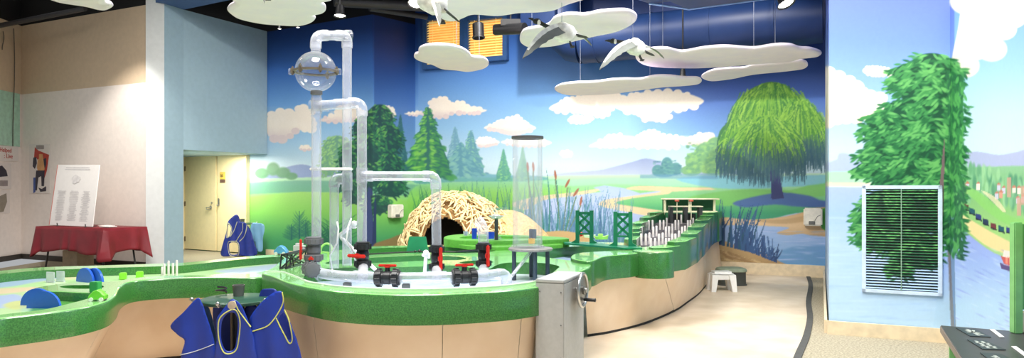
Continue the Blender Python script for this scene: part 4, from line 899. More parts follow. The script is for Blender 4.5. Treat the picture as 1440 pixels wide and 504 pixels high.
for a in (-2.9, -2.0, -1.1, -.15, 1.3): mb = MB(); q = g0+Vector((math.cos(a), math.sin(a), 0))*(gr+.014); mb.bbox(q, (.03, .024, .05), .006, a); mb.cyl(q+Vector((0, 0, -.03)), q+Vector((0, 0, .035)), .006, 8); obj('clamp', mb, mat('clamp steel', (150, 140, 122), .3, metal=.9), globe)
for dx in (-.175, .175): mb = MB(); mb.lathe(g0+Vector((dx, -.02, -.003)), [(.004, -.022), (.024, -.018), (.024, .018), (.004, .022)], 14, (1, 0, 0)); obj('clamp', mb, m_glass, globe)
t0 = A(444, 50, Y0); t1 = A(488, 50, 5.3)
pipe([g0+Zv*gr, t0-Zv*.06]); elbow(t0, -Zv, t1-t0); pipe([t0+(t1-t0)*.2, t1-(t1-t0)*.2]); elbow(t1, t0-t1, -Zv); sleeve(t1-(t1-t0)*.1, t1+(t1-t0)*.12)
pipe([t1-Zv*.06, A(488, 374, 5.3)])
ta, tb_ = A(445, 149, Y0), A(509, 145, Y0)
sleeve(ta-X*.05, ta+X*.09); pipe([ta, tb_-X*.05]); sleeve(A(470, 147, Y0), A(485, 146.5, Y0)); elbow(tb_, -X, -Zv)
pipe([tb_-Zv*.06, A(509, 344, Y0)]); valve(A(510, 359, Y0), Zv, (-.35, -1, 0), L=.2, r=.056, hdir=(-1, .3, 0.02), hl=.075)
pipe([A(511, 374, Y0), M_(511)]); sleeve(M_(511)-tang(511)*.07, M_(511)+tang(511)*.07, RP+.01)
sleeve(A(509, 258, Y0), A(509, 236, Y0)); tc_, td = A(509, 248, Y0), A(613, 248, Y0); pipe([tc_, td-X*.05]); sleeve(tc_, tc_+X*.08); elbow(td, -X, -Zv)
pipe([td-Zv*.06, A(614, 350, Y0)]); valve(A(614, 363, Y0), Zv, (.55, -1, 0), L=.2, r=.05, hdir=Zv, hl=.085); pipe([A(614, 378, Y0), M_(614)]); sleeve(M_(614)-tang(614)*.07, M_(614)+tang(614)*.07, RP+.01)
r2 = A(470, 252, 5.3); r3 = A(488, 252, 5.3); elbow(r2, X, -Zv, l=.05); sleeve(r3+Zv*.05, r3-Zv*.09); pipe([r2-Zv*.05, A(470, 378, 5.3)])
Y6 = Y0-.02; top6 = A(680, 330, Y6); pipe([A(680, 346, Y6), A(679.5, 326, Y6)], r=.04); elbow(A(679, 319, Y6), -Zv, (-.5, .3, .6), .041, .05)
valve(A(680, 359, Y6), Zv, (.5, -1, 0), L=.19, r=.05, hdir=Zv, hl=.08); pipe([A(680, 374, Y6), M_(680)]); sleeve(M_(678)-tang(678)*.06, M_(678)+tang(678)*.06, RP+.01)
valve(M_(545), tang(545), Zv, L=.185, r=.056, hl=.068); valve(M_(653), tang(653), Zv, L=.185, r=.056, hl=.07)
mb = MB(); mb.bbox(A(466, 238, 5.2), (.31, .09, .022), .006); obj('cross_plate', mb, m_wht, pw)
for px in (489, 572): q = M_(px); mb = MB(); mb.bbox((q.x, q.y-.01, .69), (.055, .05, .1), .005); obj('pipe_support', mb, m_gry, pw)

# stand and clear cylinder
sc_ = A(746, 349, 5.75); sz = sc_.z
sd = thing('round_stand', 'round grey topped stand with four dark legs in the pond', 'stand', (sc_.x, sc_.y, .65))
mb = MB(); mb.lathe((sc_.x, sc_.y, sz-.02), [(0, 0), (.18, 0), (.187, .005), (.187, .017), (.18, .022), (0, .022)], 40); obj('top', mb, mat('speckled grey laminate', (128, 126, 124), .4, var=.12, scale=80), sd)
for a in (-2.75, -1.35, -.35, 1.5): q = Vector((sc_.x+.15*math.cos(a), sc_.y+.15*math.sin(a), 0)); mb = MB(); mb.cyl((q.x, q.y, .648), (q.x, q.y, sz-.02), .018, 12); obj('leg', mb, mat('dark slate metal', (48, 62, 74), .4), sd)
mb = MB(); mb.tube([Vector((sc_.x-.0, sc_.y-.05, sz-.03)), Vector((sc_.x-.2, sc_.y-.3, .66))], .014, 10, caps=False); obj('drain_tube', mb, m_pvc, sd)
cy = thing('acrylic_cylinder', 'tall clear cylinder with a dark top ring on the round pond stand', 'cylinder', (sc_.x-.02, sc_.y, sz+.002))
cr = .127; ztop = H-(194-HY)/F*5.75; cc = (sc_.x-.025, sc_.y, sz+.002); hC = ztop-sz
mb = MB(); mb.lathe(cc, [(cr, 0), (cr, hC), (cr-.006, hC), (cr-.006, .004)], 48); obj('tube', mb, m_glass, cy)
mb = MB(); mb.lathe((cc[0], cc[1], ztop-.01), [(cr-.008, 0), (cr+.008, 0), (cr+.008, .022), (cr-.008, .022), (cr-.008, 0)], 48); obj('top_ring', mb, mat('dark rubber ring', (70, 70, 68), .5), cy)
mb = MB(); mb.lathe(cc, [(cr+.001, 0), (cr+.014, 0), (cr+.014, .02), (cr+.001, .022)], 40); mb.lathe(cc, [(0, .001), (.1, .001), (.1, .02), (.05, .032), (0, .034)], 30); obj('base_ring', mb, m_glass, cy)
pv = thing('cylinder_fan', 'small yellow block with dark vane at the bottom of the clear cylinder', 'fan', (cc[0]+.03, cc[1], sz+.035))
mb = MB(); mb.bbox((cc[0]+.035, cc[1], sz+.06), (.055, .04, .05), .006); obj('block', mb, mat('yellow block', (236, 190, 60), .5), pv)
for k in range(3): mb = MB(); mb.bbox((cc[0]+.035+.016*(k-1), cc[1], sz+.12), (.012, .05, .08), .003, .6*k); obj('vane', mb, mat('dark blue vane', (60, 74, 100), .5), pv)

# jets and small fixtures in the pond
mb = MB(); pts = [A(536, 388, 5.35), A(518, 370, 5.4), A(498, 352, 5.45), A(480, 335, 5.5), A(478, 331, 5.5), A(497, 316, 5.5)]; mb.tube(pts, .015, 10); mb.ball(A(498, 315, 5.5), .026, 12); mb.bbox(A(500, 313, 5.5), (.04, .03, .02), .006); mb.bbox(A(498, 320, 5.5), (.04, .03, .02), .006)
solo('jet_arm', mb, m_wht, 'bent white jet arm reaching up between the clear risers', 'water jet')
mb = MB(); mb.tube([A(468, 384, 5.3), A(464, 360, 5.25), A(474, 342, 5.2), A(476, 322, 5.18), A(474, 312, 5.2)], .006, 8); solo('hose', mb, m_wht, 'thin white hose inside the left riser pair', 'hose', 'thin hoses rising by the pipes')
mb = MB(); mb.tube([A(502, 372, 5.2), A(494, 350, 5.1), A(487, 338, 5.05), A(490, 318, 5.05), A(494, 308, 5.1)], .006, 8); solo('hose', mb, m_wht, 'thin white hose curling in front of the second tall riser', 'hose', 'thin hoses rising by the pipes')
def jet(px, py0, py1, Y, label):
    t = thing('water_jet', label, 'water jet', A(px, py1, Y)); mb = MB(); mb.cyl(A(px, py1, Y), A(px+2, py0+4, Y), .014, 10); obj('stem', mb, m_wht, t)
    mb = MB(); mb.ball(A(px+2, py0+2, Y), .024, 12); mb.bbox(A(px-1, py0+5, Y), (.03, .03, .03), .006); mb.bbox(A(px+6, py0+6, Y), (.02, .02, .05), .005); obj('nozzle', mb, m_wht, t)
jet(597, 354, 388, 5.35, 'white upright jet nozzle left of the middle vertical valve')
mb = MB(); mb.bbox(A(599.5, 378, 5.5), (.05, .02, .07), .005); solo('flow_gate', mb, mat('dark green plate', (30, 92, 70), .5), 'small dark green plate beside the white upright jet nozzle', 'plate')
# truss bridge, grey box and green loop at the left end of the pond
tr_ = thing('truss_toy', 'small black lattice truss at the left lip of the round pond', 'bridge', P(415, 379, .75)); a, b = P(402, 379, .75), P(430, 371, .75)
d = (b-a).normalized(); up = Vector((0, 0, .115)); mb = MB(); q = [a, b, b+up-d*.01, a+up+d*.03]
for i, j in ((0, 1), (1, 2), (2, 3), (3, 0), (0, 2), (1, 3)): mb.tube([q[i], q[j]], .007, 6)
mb.tube([a+d*.08+up*.0, a+d*.1+up], .006, 6); mb.tube([a+d*.16, a+d*.12+up], .006, 6); obj('side_lattice', mb, m_blk, tr_)
mb = MB(); of = Vector((d.y, -d.x, 0))*-.05
for i, j in ((0, 1), (1, 2), (2, 3), (3, 0), (0, 2), (1, 3)): mb.tube([q[i]+of, q[j]+of], .007, 6)
mb.tube([q[3], q[3]+of], .007, 6); mb.tube([q[2], q[2]+of], .007, 6); obj('far_lattice', mb, m_blk, tr_)
mb = MB(); mb.bbox(A(421, 350.5, 6.2), (.1, .08, .105), .02); solo('pump_box', mb, mat('light grey plastic', (200, 202, 200), .4), 'light grey rounded box behind the grey valve stack', 'box')
mb = MB(); c = A(459, 352, 6.6); mb.tube([c+Vector((.055*math.cos(t), .02*math.sin(t), .06*math.sin(t))) for t in np.linspace(-.6, 3.8, 18)], .011, 8); mb.tube([c+Vector((-.04, 0, -.02)), c+Vector((.05, 0, -.03))], .009, 8); mb.cyl(c+Vector((.02, 0, -.09)), c+Vector((.02, 0, -.02)), .012, 8); solo('loop_handle', mb, mat('pale lime plastic', (160, 214, 120), .4), 'pale lime curved handle behind the left riser', 'handle')

# grey box with the handwheel
fr_ = Vector((.345, 4.54, 0)); dr = Vector((.368, .93, 0)).normalized(); dl = Vector((-.93, .368, 0)).normalized(); nr = -dl
c4 = [fr_, fr_+dr*.49, fr_+dr*.49+dl*.2, fr_+dl*.2]; ctr = (c4[0]+c4[2])/2; ba = math.atan2(dr.y, dr.x)
gb = thing('control_cabinet', 'pale grey upright box with a handwheel between pond and river tables', 'cabinet', (ctr.x, ctr.y, 0)); m_cab = mat('pale grey laminate', (164, 166, 164), .45, var=.03, scale=30)
mb = MB(); mb.bbox((ctr.x, ctr.y, .39), (.49, .2, .78), .004, ba); obj('body', mb, m_cab, gb, 30)
mb = MB(); mb.bbox((ctr.x, ctr.y, .79), (.494, .204, .02), .004, ba); obj('top_panel', mb, m_cab, gb, 30)
for s_, z in ((.02, .72), (.02, .5), (.02, .28), (.17, .72)):
    mb = MB(); mb.lathe(fr_+dl*s_*1.0-dr*.002+Vector((0, 0, z)), [(0, 0), (.005, 0), (.004, .002), (0, .003)], 10, -dr); obj('screw', mb, m_gry, gb)
wc = fr_+dr*.286+nr*.05+Vector((0, 0, .70)); u = dr; R_w = .115
mb = MB(); mb.tube([wc+(u*math.cos(t)+Zv*math.sin(t))*R_w for t in np.linspace(0, 2*PI, 41)[:-1]], .011, 10, closed=True); hw = obj('handwheel', mb, m_chrome, gb)
mb = MB(); mb.lathe(wc-nr*.03, [(0, 0), (R_w-.005, .02), (R_w-.005, .026), (.03, .03), (.03, .045), (0, .05)], 36, nr); obj('wheel_disc', mb, mat('dull steel disc', (140, 140, 134), .35, metal=.7), hw)
mb = MB(); mb.cyl(wc-nr*.06, wc+nr*.03, .02, 14); obj('axle', mb, m_chrome, hw)
q = wc+(u*.35+Zv*-.94).normalized()*.075; mb = MB(); mb.lathe(q, [(0, 0), (.01, 0), (.013, .02), (.012, .07), (.014, .085), (0, .09)], 12, nr); obj('crank_grip', mb, m_blk, hw)
# ---------------------------------------------------------------- left table toys
m_blu = mat('blue polypropylene', (40, 96, 206), .3, var=.03)
def half_disc(c, ang, r, label):
    t = MB(); n = 28; d = Vector((math.cos(ang), math.sin(ang), 0)); w = Vector((-d.y, d.x, 0))*.009
    o = [c+d*r*math.cos(PI*k/n)+Zv*(r*math.sin(PI*k/n)) for k in range(n+1)]
    t.add([p-w for p in o]+[p+w for p in o], [tuple(range(n+1)), tuple(reversed(range(n+1, 2*n+2)))]+[(k, (k+1) % (n+1), n+1+(k+1) % (n+1), n+1+k) for k in range(n+1)])
    t.cyl(c+d*r*.96-w, c+d*r*.96+w, .012, 10)
    return solo('half_disc', t, m_blu, label, 'water wheel', 'blue half discs standing in the left table', org=c)
half_disc(P(62, 434, .64), -.06, .112, 'front blue half disc of the nearest pair at lower left')
half_disc(P(50, 432, .64)+Vector((-.03, .06, 0)), -.06, .112, 'rear blue half disc of the nearest pair at lower left')
half_disc(P(133, 397.5, .64), -.5, .118, 'right blue half disc of the far pair near the red cloth table')
half_disc(P(120, 397.2, .64), -.5, .118, 'left blue half disc of the far pair near the red cloth table')
m_tealp = clear_mat('sea green acrylic', (.35, .75, .6), .5, .2)
for k, (x, y) in enumerate(((71, 397.8), (85, 396.5))):
    q = P(x, y, .64); mb = MB(); mb.bbox(q+Vector((0, 0, .045)), (.085, .008, .085), .003, -.25); mb.bbox(q+Vector((0, 0, .004)), (.09, .02, .008), .002, -.25)
    solo('flow_board', mb, m_tealp, ('left', 'right')[k]+' of the two small sea green plates in the left table stream', 'board', 'sea green plates in the left table', org=q)
m_lime2 = mat('lime cube plastic', (134, 216, 56), .35, var=.03)
for k, (x, y) in enumerate(((173, 393.5), (196.5, 391.5))):
    q = P(x, y, .64); mb = MB(); mb.bbox(q+Vector((0, 0, .029)), (.052, .052, .058), .005, .3)
    solo('toy_cube', mb, m_lime2, ('left', 'right')[k]+' lime cube in the left table between half discs and white sticks', 'cube', 'lime cubes in the left table', org=q)
for k, (x, y, h) in enumerate(((228, 388.5, .08), (231, 389.5, .115), (237, 388.5, .135), (243.2, 389.5, .12), (248.6, 388.5, .14))):
    make_peg(P(x, y, .64), h, .0095, 'thin white stick standing in a cluster at the middle of the left table', 'white sticks in the left table')
q = P(134.5, 411, .705); mb = MB(); mb.bbox(q+Vector((0, 0, .035)), (.06, .05, .072), .004, -.1); solo('toy_block', mb, mat('mid green block', (60, 160, 84), .4), 'green upright block behind the small green toy car', 'block', org=q)
def toy_car(c, L, ang, m, mw, label, spec_shell=False):
    t = thing('toy_car', label, 'toy', c); d = Vector((math.cos(ang), math.sin(ang), 0)); M = Matrix.Rotation(ang, 3, 'Z'); s = Vector((-d.y, d.x, 0))
    mb = MB(); prof = [(-.5, .12), (-.5, .3), (-.42, .42), (-.2, .66), (.05, .74), (.25, .62), (.36, .46), (.5, .36), (.5, .14)]
    n = len(prof); W = .3
    vs = [Vector(c)+d*x*L+s*w*L+Zv*(z*L) for w, k_ in ((-W, .92), (-W*.8, 1), (W*.8, 1), (W, .92)) for x, z in [(x*k_, .12+(z-.12)*k_) for x, z in prof]]
    mb.add(vs, [(r*n+i, r*n+(i+1) % n, (r+1)*n+(i+1) % n, (r+1)*n+i) for r in range(3) for i in range(n)]+[tuple(range(n)), tuple(reversed(range(3*n, 4*n)))]); obj('body', mb, m, t, 35)
    for sx in (-.3, .3):
        for sy in (-1, 1): mb = MB(); q = Vector(c)+d*sx*L+s*sy*L*.31+Zv*L*.13; mb.lathe(q-s*L*.04, [(0, 0), (L*.13, 0), (L*.13, L*.08), (0, L*.08)], 16, s); obj('wheel', mb, mw, t)
    for sy in (-1, 1): mb = MB(); mb.bbox(Vector(c)+d*L*.12+s*sy*L*.285+Zv*L*.48, (L*.26, L*.02, L*.14), .003, ang); obj('window', mb, m_dk, t)
    return t
toy_car(P(138, 423.5, .71), .098, .15, mat('bright lime toy', (110, 206, 60), .35), m_wht, 'small lime toy car with white wheels on the rim of the left table')
toy_car(P(395.5, 358.8, .71), .135, 3.1, mat('sky blue toy', (96, 170, 220), .35), m_wht, 'sky blue toy car with white wheels on the far rim beside the aprons')

# ring basin toys
m_bcl = clear_mat('blue clear plastic', (.12, .25, .85), .45, .3)
def cup(c, h, r, label, m=None, handle=True):
    t = thing('toy_cup', label, 'cup', c, 'blue toys in the lime ring basin'); mb = MB(); mb.lathe(c, [(0, 0), (r*.8, 0), (r, h), (r-.004, h), (r*.76, .005), (0, .006)], 18); obj('bowl', mb, m or m_bcl, t)
    mb = MB(); c = Vector(c); mb.tube([c+Vector((r*.9, 0, h*.85)), c+Vector((r*1.6, 0, h*.7)), c+Vector((r*1.5, 0, h*.35)), c+Vector((r*.85, 0, h*.25))], .006, 8); obj('handle', mb, m or m_bcl, t)
m_bs = mat('strong blue plastic', (28, 66, 200), .3)
cup(P(655, 339, .775), .115, .03, 'blue cup at the left end of the lime ring basin'); cup(P(667, 342, .775), .17, .032, 'tallest blue cup in the lime ring basin left of the elbow pipe', m_bs)
cup(P(690, 341, .775), .12, .05, 'wide blue cup right of the elbow pipe in the lime ring basin', m_bs); cup(P(699, 343.5, .775), .085, .035, 'small pale cup nearest the black post in the lime ring basin', m_pvc)
ff = A(698, 344, 7.55); ft_ = thing('fountain_post', 'dark post carrying a clear dish beside the ring basin', 'fountain', (ff.x, ff.y, .775))
mb = MB(); mb.cyl((ff.x, ff.y, .775), (ff.x, ff.y, 1.08), .021, 14); obj('post', mb, mat('charcoal post', (62, 62, 68), .4), ft_)
mb = MB(); mb.lathe((ff.x, ff.y, 1.07), [(0, .0), (.04, .0), (.085, .035), (.085, .04), (.04, .012), (0, .01)], 24); mb.ball((ff.x, ff.y, 1.1), .05, 14, (1, 1, .5)); obj('dish', mb, m_pvc, ft_)
mb = MB(); mb.bbox((ff.x+.02, ff.y, 1.17), (.22, .16, .05), .01); obj('cover', mb, m_glass, ft_)
# boats by the bridge
def boat(c, L, ang, m, label, m2=None):
    t = thing('toy_boat', label, 'boat', c); c = Vector(c); d = Vector((math.cos(ang), math.sin(ang), 0)); s = Vector((-d.y, d.x, 0)); mb = MB()
    rows = []
    for x, w, z in ((-.5, .16, .24), (-.3, .24, .22), (0, .26, .2), (.3, .18, .24), (.5, .01, .32)): rows.append([c+d*x*L+s*w*L+Zv*z*L, c+d*x*L*.85+s*w*L*.6, c+d*x*L*.85-s*w*L*.6, c+d*x*L-s*w*L+Zv*z*L])
    vs = [p for r in rows for p in r]; mb.add(vs, [(i*4+k, i*4+(k+1) % 4, (i+1)*4+(k+1) % 4, (i+1)*4+k) for i in range(4) for k in range(4)]+[(0, 1, 2, 3), (16, 17, 18, 19)]); obj('hull', mb, m, t, 40)
    mb = MB(); mb.bbox(c+Zv*L*.3-d*L*.08, (L*.34, L*.22, L*.2), .006, ang); obj('cabin', mb, m2 or m, t)
boat(P(829, 334.5, .80), .15, 3.0, m_wht, 'white and pale blue toy boat behind the lattice bridge', mat('pale blue toy', (120, 170, 220), .4)); boat(P(846, 337, .80), .17, .1, mat('pale lime toy', (168, 214, 120), .4), 'pale lime toy boat between the bridge towers')
q = P(817, 333, .80); mb = MB(); mb.ball(q+Zv*.028, .028, 14); mb.cyl(q+Zv*.05, q+Zv*.075, .01, 8); solo('toy_buoy', mb, m_red, 'small red toy buoy under the left bridge tower', 'toy', org=q)

# ---------------------------------------------------------------- stick den
lc = Vector((-.95, 11.55, 0)); lw, ld, lh = 1.06, .95, 1.34
den = thing('beaver_den', 'domed play den of woven pale sticks with a dark opening, behind the pond table', 'play den', lc)
def domep(a, e, k=1.0):   # azimuth, elevation
    x = math.cos(a)*math.cos(e); y = math.sin(a)*math.cos(e); z = math.sin(e); f_ = 1+.06*math.sin(3*a+2*e)+.04*math.sin(7*a)
    s = (abs(z))**.9
    return lc+Vector((x*lw*k*f_, y*ld*k*f_, s*lh*k))
OX = -1.06
def in_open(p): r = Vector(((p.x-OX)/.36, (p.z-.5)/.43)); return r.length < 1 and p.y < lc.y
mb = MB(); na, ne = 120, 40; vs = [domep(2*PI*i/na, PI/2*j/ne*.999, .93) for j in range(ne+1) for i in range(na)]
mb.add(vs, [q for q in [(j*na+i, j*na+(i+1) % na, (j+1)*na+(i+1) % na, (j+1)*na+i) for j in range(ne) for i in range(na)] if not in_open(sum((vs[k] for k in q), Vector())/4)]); obj('mound', mb, mat('brown den core', (150, 118, 74), .9, var=.25, scale=18, bump=.5), den)
m_stk = mat('pale peeled stick', (236, 212, 160), .6, var=.12, scale=20)
OX = -1.06
mbs = [MB() for _ in range(4)]; cnt = 0
rs = random.Random(5)
while cnt < 620:
    a = rs.uniform(-PI, 0) if rs.random() < .9 else rs.uniform(0, PI); e = math.asin(rs.uniform(.02, .985)); L_s = rs.uniform(.12, .34); th = rs.choice([rs.uniform(.9, 2.2), rs.uniform(-.5, 3.6)])
    p = domep(a, e, 1.0+rs.uniform(-.02, .035)); ta_ = (domep(a+.02, e)-domep(a-.02, e)).normalized(); te = (domep(a, min(e+.02, 1.56))-domep(a, e-.02)).normalized()
    d = (ta_*math.cos(th)+te*math.sin(th)).normalized(); nrm_ = ta_.cross(te).normalized()
    if nrm_.dot(p-lc) < 0: nrm_ = -nrm_
    a_, b_ = p-d*L_s/2-nrm_*.02, p+d*L_s/2-nrm_*.02
    if a_.z < 0.02 or b_.z < .02 or in_open(p) or in_open(a_) or in_open(b_): continue
    if p.x-lc.x > .55 and rs.random() < .5*(p.x-lc.x): continue
    mbs[cnt % 4].tube([a_, p+nrm_*.012, b_], [rs.uniform(.008, .011), rs.uniform(.012, .016), rs.uniform(.007, .01)], 6); cnt += 1
w_all = MB()
for m_ in mbs: w_all.add(m_.v, m_.f)
so = obj('stick_weave', w_all, m_stk, den); so['kind'] = 'stuff'
mb = MB(); n = 24; cen = Vector((OX, 0, .5)); ring_ = []
def surf_y(x, z):     # front surface of the dome
    fz = max(0, min(1, z/lh))**(1/.9); rr = math.sqrt(max(0, 1-fz*fz)); xx = min(.98, abs(x-lc.x)/(lw*max(rr, .05))); return lc.y-ld*rr*math.sqrt(1-xx*xx)
for k in range(n): t = 2*PI*k/n; x = cen.x+.36*math.cos(t); z = max(.02, cen.z+.43*math.sin(t)); ring_.append(Vector((x, surf_y(x, z)+.05, z)))
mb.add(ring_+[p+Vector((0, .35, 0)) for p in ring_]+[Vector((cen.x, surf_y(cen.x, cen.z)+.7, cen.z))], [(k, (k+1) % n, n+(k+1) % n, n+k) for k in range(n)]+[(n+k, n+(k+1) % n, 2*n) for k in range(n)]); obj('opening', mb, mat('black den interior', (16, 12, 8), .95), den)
# sandy bank next to it
mb = MB(); na = 40; vs = []
bc = Vector((-.1, 11.7, 0))
for j in range(12):
    e = PI/2*j/11*.999
    for i in range(na): a = 2*PI*i/na; q = 1+.08*math.sin(3*a+1)+.05*math.sin(5*a+e*4); vs.append(bc+Vector((math.cos(a)*math.cos(e)*.86*q, math.sin(a)*math.cos(e)*.6*q, math.sin(e)**1.2*1.04)))
mb.add(vs, [(j*na+i, j*na+(i+1) % na, (j+1)*na+(i+1) % na, (j+1)*na+i) for j in range(11) for i in range(na)])
solo('sand_mound', mb, mat('sandy mound', (218, 184, 128), .9, var=.2, scale=30, bump=.5), 'sand coloured mound sloping down beside the stick den', 'mound')

# ---------------------------------------------------------------- aprons
from mathutils.geometry import delaunay_2d_cdt
m_apron = mat('blue vinyl apron', (22, 54, 156), .45, var=.06, scale=5, bump=.05); m_navy = mat('navy apron', (24, 44, 130), .5); m_lblue = mat('light blue apron', (120, 172, 206), .45, var=.05, scale=6); m_pipe = mat('yellow green piping', (200, 204, 110), .5); m_slate = mat('slate blue apron', (70, 104, 140), .5)
def fold(x, z, ph, amp, zt): return amp*(math.sin(x*38+ph+z*3)*.6+math.sin(x*17+ph*2)*.4)*min(1, max(0, (zt-z)*3))
def apron(outl, holes, pipes, Y, m, label, group=None, amp=.02, ph=0., bow=.0, hem=None, pm=None, name='apron', step=.02, pr=.0042):
    q3 = [A(x, y, Y) for x, y in outl]; s2 = [Vector((p.x, p.z)) for p in smooth_closed([Vector((p.x, p.z, 0)) if False else Vector((p.x, p.z, 0)) for p in q3], 3)] if False else None
    sm = smooth_closed([Vector((p.x, p.z, 0)) for p in q3], 4); O = [Vector((p.x, p.y)) for p in sm]
    Hs = [[Vector((p.x, p.y)) for p in smooth_closed([Vector((A(x, y, Y).x, A(x, y, Y).z, 0)) for x, y in h], 4)] for h in holes]
    def ins(poly, p):
        c = False
        for i in range(len(poly)):
            a, b = poly[i-1], poly[i]
            if (a.y > p.y) != (b.y > p.y) and p.x < a.x+(p.y-a.y)*(b.x-a.x)/(b.y-a.y): c = not c
        return c
    pts = list(O); edges = [(i, (i+1) % len(O)) for i in range(len(O))]
    for h in Hs: o = len(pts); pts += h; edges += [(o+i, o+(i+1) % len(h)) for i in range(len(h))]
    x0, x1 = min(p.x for p in O), max(p.x for p in O); z0, z1 = min(p.y for p in O), max(p.y for p in O)
    for i in range(int((x1-x0)/step)+1):
        for j in range(int((z1-z0)/step)+1):
            p = Vector((x0+(i+.5)*step, z0+(j+.5)*step))
            if ins(O, p) and not any(ins(h, p) for h in Hs): pts.append(p)
    V_, _, Fc, *_r = delaunay_2d_cdt(pts, edges, [], 0, 1e-5)
    keep = []
    for f in Fc:
        c = (V_[f[0]]+V_[f[1]]+V_[f[2]])/3
        if ins(O, c) and not any(ins(h, c) for h in Hs): keep.append(tuple(f))
    xm = (x0+x1)/2
    def to3(x, z): return Vector((x, Y+fold(x, z, ph, amp, z1)+bow*((x-xm)/(x1-x0)*2)**2, z))
    mb = MB(); mb.add([to3(p.x, p.y) for p in V_], keep)
    t = thing(name, label, 'apron', (xm, Y, z0), group); c_ = obj('cloth', mb, m, t, 180)
    sd_ = c_.modifiers.new('thickness', 'SOLIDIFY'); sd_.thickness = .004
    for pl_, closed in pipes:
        q = [A(x, y, Y) for x, y in pl_]; P3 = smooth_closed(q, 5) if closed else smooth_open(q, 5)
        k = MB(); k.tube([to3(p.x, p.z)+Vector((0, -.003, 0)) for p in P3], pr, 6, closed=closed); obj('piping', k, pm or m_pipe, t)
    if hem:
        P3 = smooth_open([A(x, y, Y) for x, y in hem], 5); k = MB(); k.tube([to3(p.x, p.z)+Vector((0, -.004, 0)) for p in P3], .003, 6); obj('hem', k, mat('silver hem', (190, 196, 206), .4), t)
    return t
AG = 'aprons hanging on the near stand'
sc1 = P(334, 420, .68); SR = .232
def stand(c, label):
    t = thing('apron_stand', label, 'stand', (c.x, c.y, 0)); m_st = mat('dark green laminate top', (38, 74, 58), .35)
    mb = MB(); mb.lathe((c.x, c.y, .657), [(0, 0), (SR-.01, 0), (SR, .006), (SR, .02), (SR-.006, .025), (0, .025)], 48); obj('top', mb, m_st, t)
    mb = MB(); mb.cyl((c.x, c.y, .03), (c.x, c.y, .66), .045, 20); obj('post', mb, m_blk, t)
    mb = MB(); mb.lathe((c.x, c.y, 0), [(0, .03), (.05, .03), (.2, .015), (.21, 0), (0, 0)], 36); obj('base', mb, m_blk, t)
    for a in (-2.75, -1.62, -.55, .6, 2.0):
        q = Vector((c.x+math.cos(a)*SR, c.y+math.sin(a)*SR, .668)); d = Vector((math.cos(a), math.sin(a), 0)); mb = MB(); mb.tube([q, q+d*.03, q+d*.045+Zv*.02], .007, 8); mb.ball(q+d*.045+Zv*.022, .014, 10); obj('hook', mb, m_chrome, t)
    return t
st1 = stand(sc1, 'round dark green apron stand in front of the left table')
def small_cup(c, r, h, label):
    mb = MB(); mb.lathe(c, [(0, 0), (r*.8, 0), (r, h), (r-.005, h), (r*.76, .006), (0, .006)], 24); return solo('metal_cup', mb, mat('dull pewter', (128, 126, 124), .35, metal=.6), label, 'cup', org=c)
small_cup(P(335.5, 416.5, .682), .041, .075, 'pewter cup on the near apron stand'); 
q = P(311, 413.5, .682); mb = MB(); mb.tube([q+Vector((.035*math.cos(t), .03*math.sin(t), .01+.004*t)) for t in np.linspace(0, 9, 40)], .006, 6); solo('cord_coil', mb, m_blk, 'small black coiled cord on the near apron stand', 'cord', org=q)
Ya = 4.32
apron([(366, 411), (376, 406.5), (388, 408), (392, 420), (404, 450), (420, 490), (424, 540), (372, 540), (366, 470), (362, 440)], [], [], 4.62, m_navy, 'navy apron hanging at the back right of the near stand', AG, .02, 1.)
apron([(345, 432), (362, 432), (366, 450), (364, 500), (368, 560), (330, 560), (336, 470)], [], [], 4.6, m_navy, 'dark apron seen between the middle and right aprons of the near stand', AG, .015, 2.)
apron([(302, 428), (338, 428), (343, 450), (342, 500), (344, 560), (296, 560), (300, 470)], [], [], 4.62, m_navy, 'dark apron seen through the neck opening of the middle apron', AG, .015, 3.)
apron([(286, 432), (293, 432), (298, 445), (304, 470), (310, 520), (312, 560), (280, 560), (280, 470)], [], [], 4.42, m_slate, 'slate blue apron tucked behind the left square apron', AG, .02, 1.3)
apron([(277, 420), (258, 440), (239, 459), (250, 471), (261, 479), (256, 500), (251, 530), (248, 560), (306, 560), (303, 490), (297, 462), (290, 442), (284, 426)], [], [], Ya, m_apron, 'blue apron folded to a square point, leftmost on the near stand', AG, .018, .4, hem=[(254, 499), (276, 494), (302, 484)])
mid_apron = apron([(327, 421), (319, 429), (311, 440), (305, 450), (306, 475), (302, 500), (298, 560), (362, 560), (359, 490), (354, 465), (347, 446), (338, 428)], [[(321, 441), (313, 452), (312, 475), (317, 490), (324, 494), (330, 489), (333, 470), (334, 452), (330, 441)]],
      [([(321, 438), (309, 450), (308.5, 474), (315, 493), (323.5, 497.5), (332, 492), (336, 473), (337.5, 452), (332, 437)], True), ([(330, 423), (335, 436), (344, 448), (353, 460)], False)], 4.24, m_apron, 'blue apron with long yellow edged neck opening, middle of the near stand', AG, .016, 2.1)
mb = MB(); mb.lathe(A(326.6, 429.5, 4.2), [(0, 0), (.026, .0), (.026, .008), (0, .01)], 20, (0, -1, 0)); obj('round_tag', mb, mat('beige disc', (190, 176, 156), .5), mid_apron)
apron([(374, 420), (385, 412), (396, 410.5), (399, 424), (400, 438), (408, 455), (416, 478), (424, 500), (430, 560), (354, 560), (356, 500), (354, 466), (352, 448), (362, 432)], [[(391, 452), (399, 472), (406, 480), (408.5, 472), (404, 452), (399, 440)]],
      [([(397, 411), (398, 426), (388, 446), (376, 459), (356, 466)], False), ([(388.5, 447), (399.5, 472), (406, 484), (410.5, 477), (406, 452), (399.6, 436)], False)], 4.28, m_apron, 'blue apron with a wide yellow edged collar, rightmost on the near stand', AG, .018, 3.2)
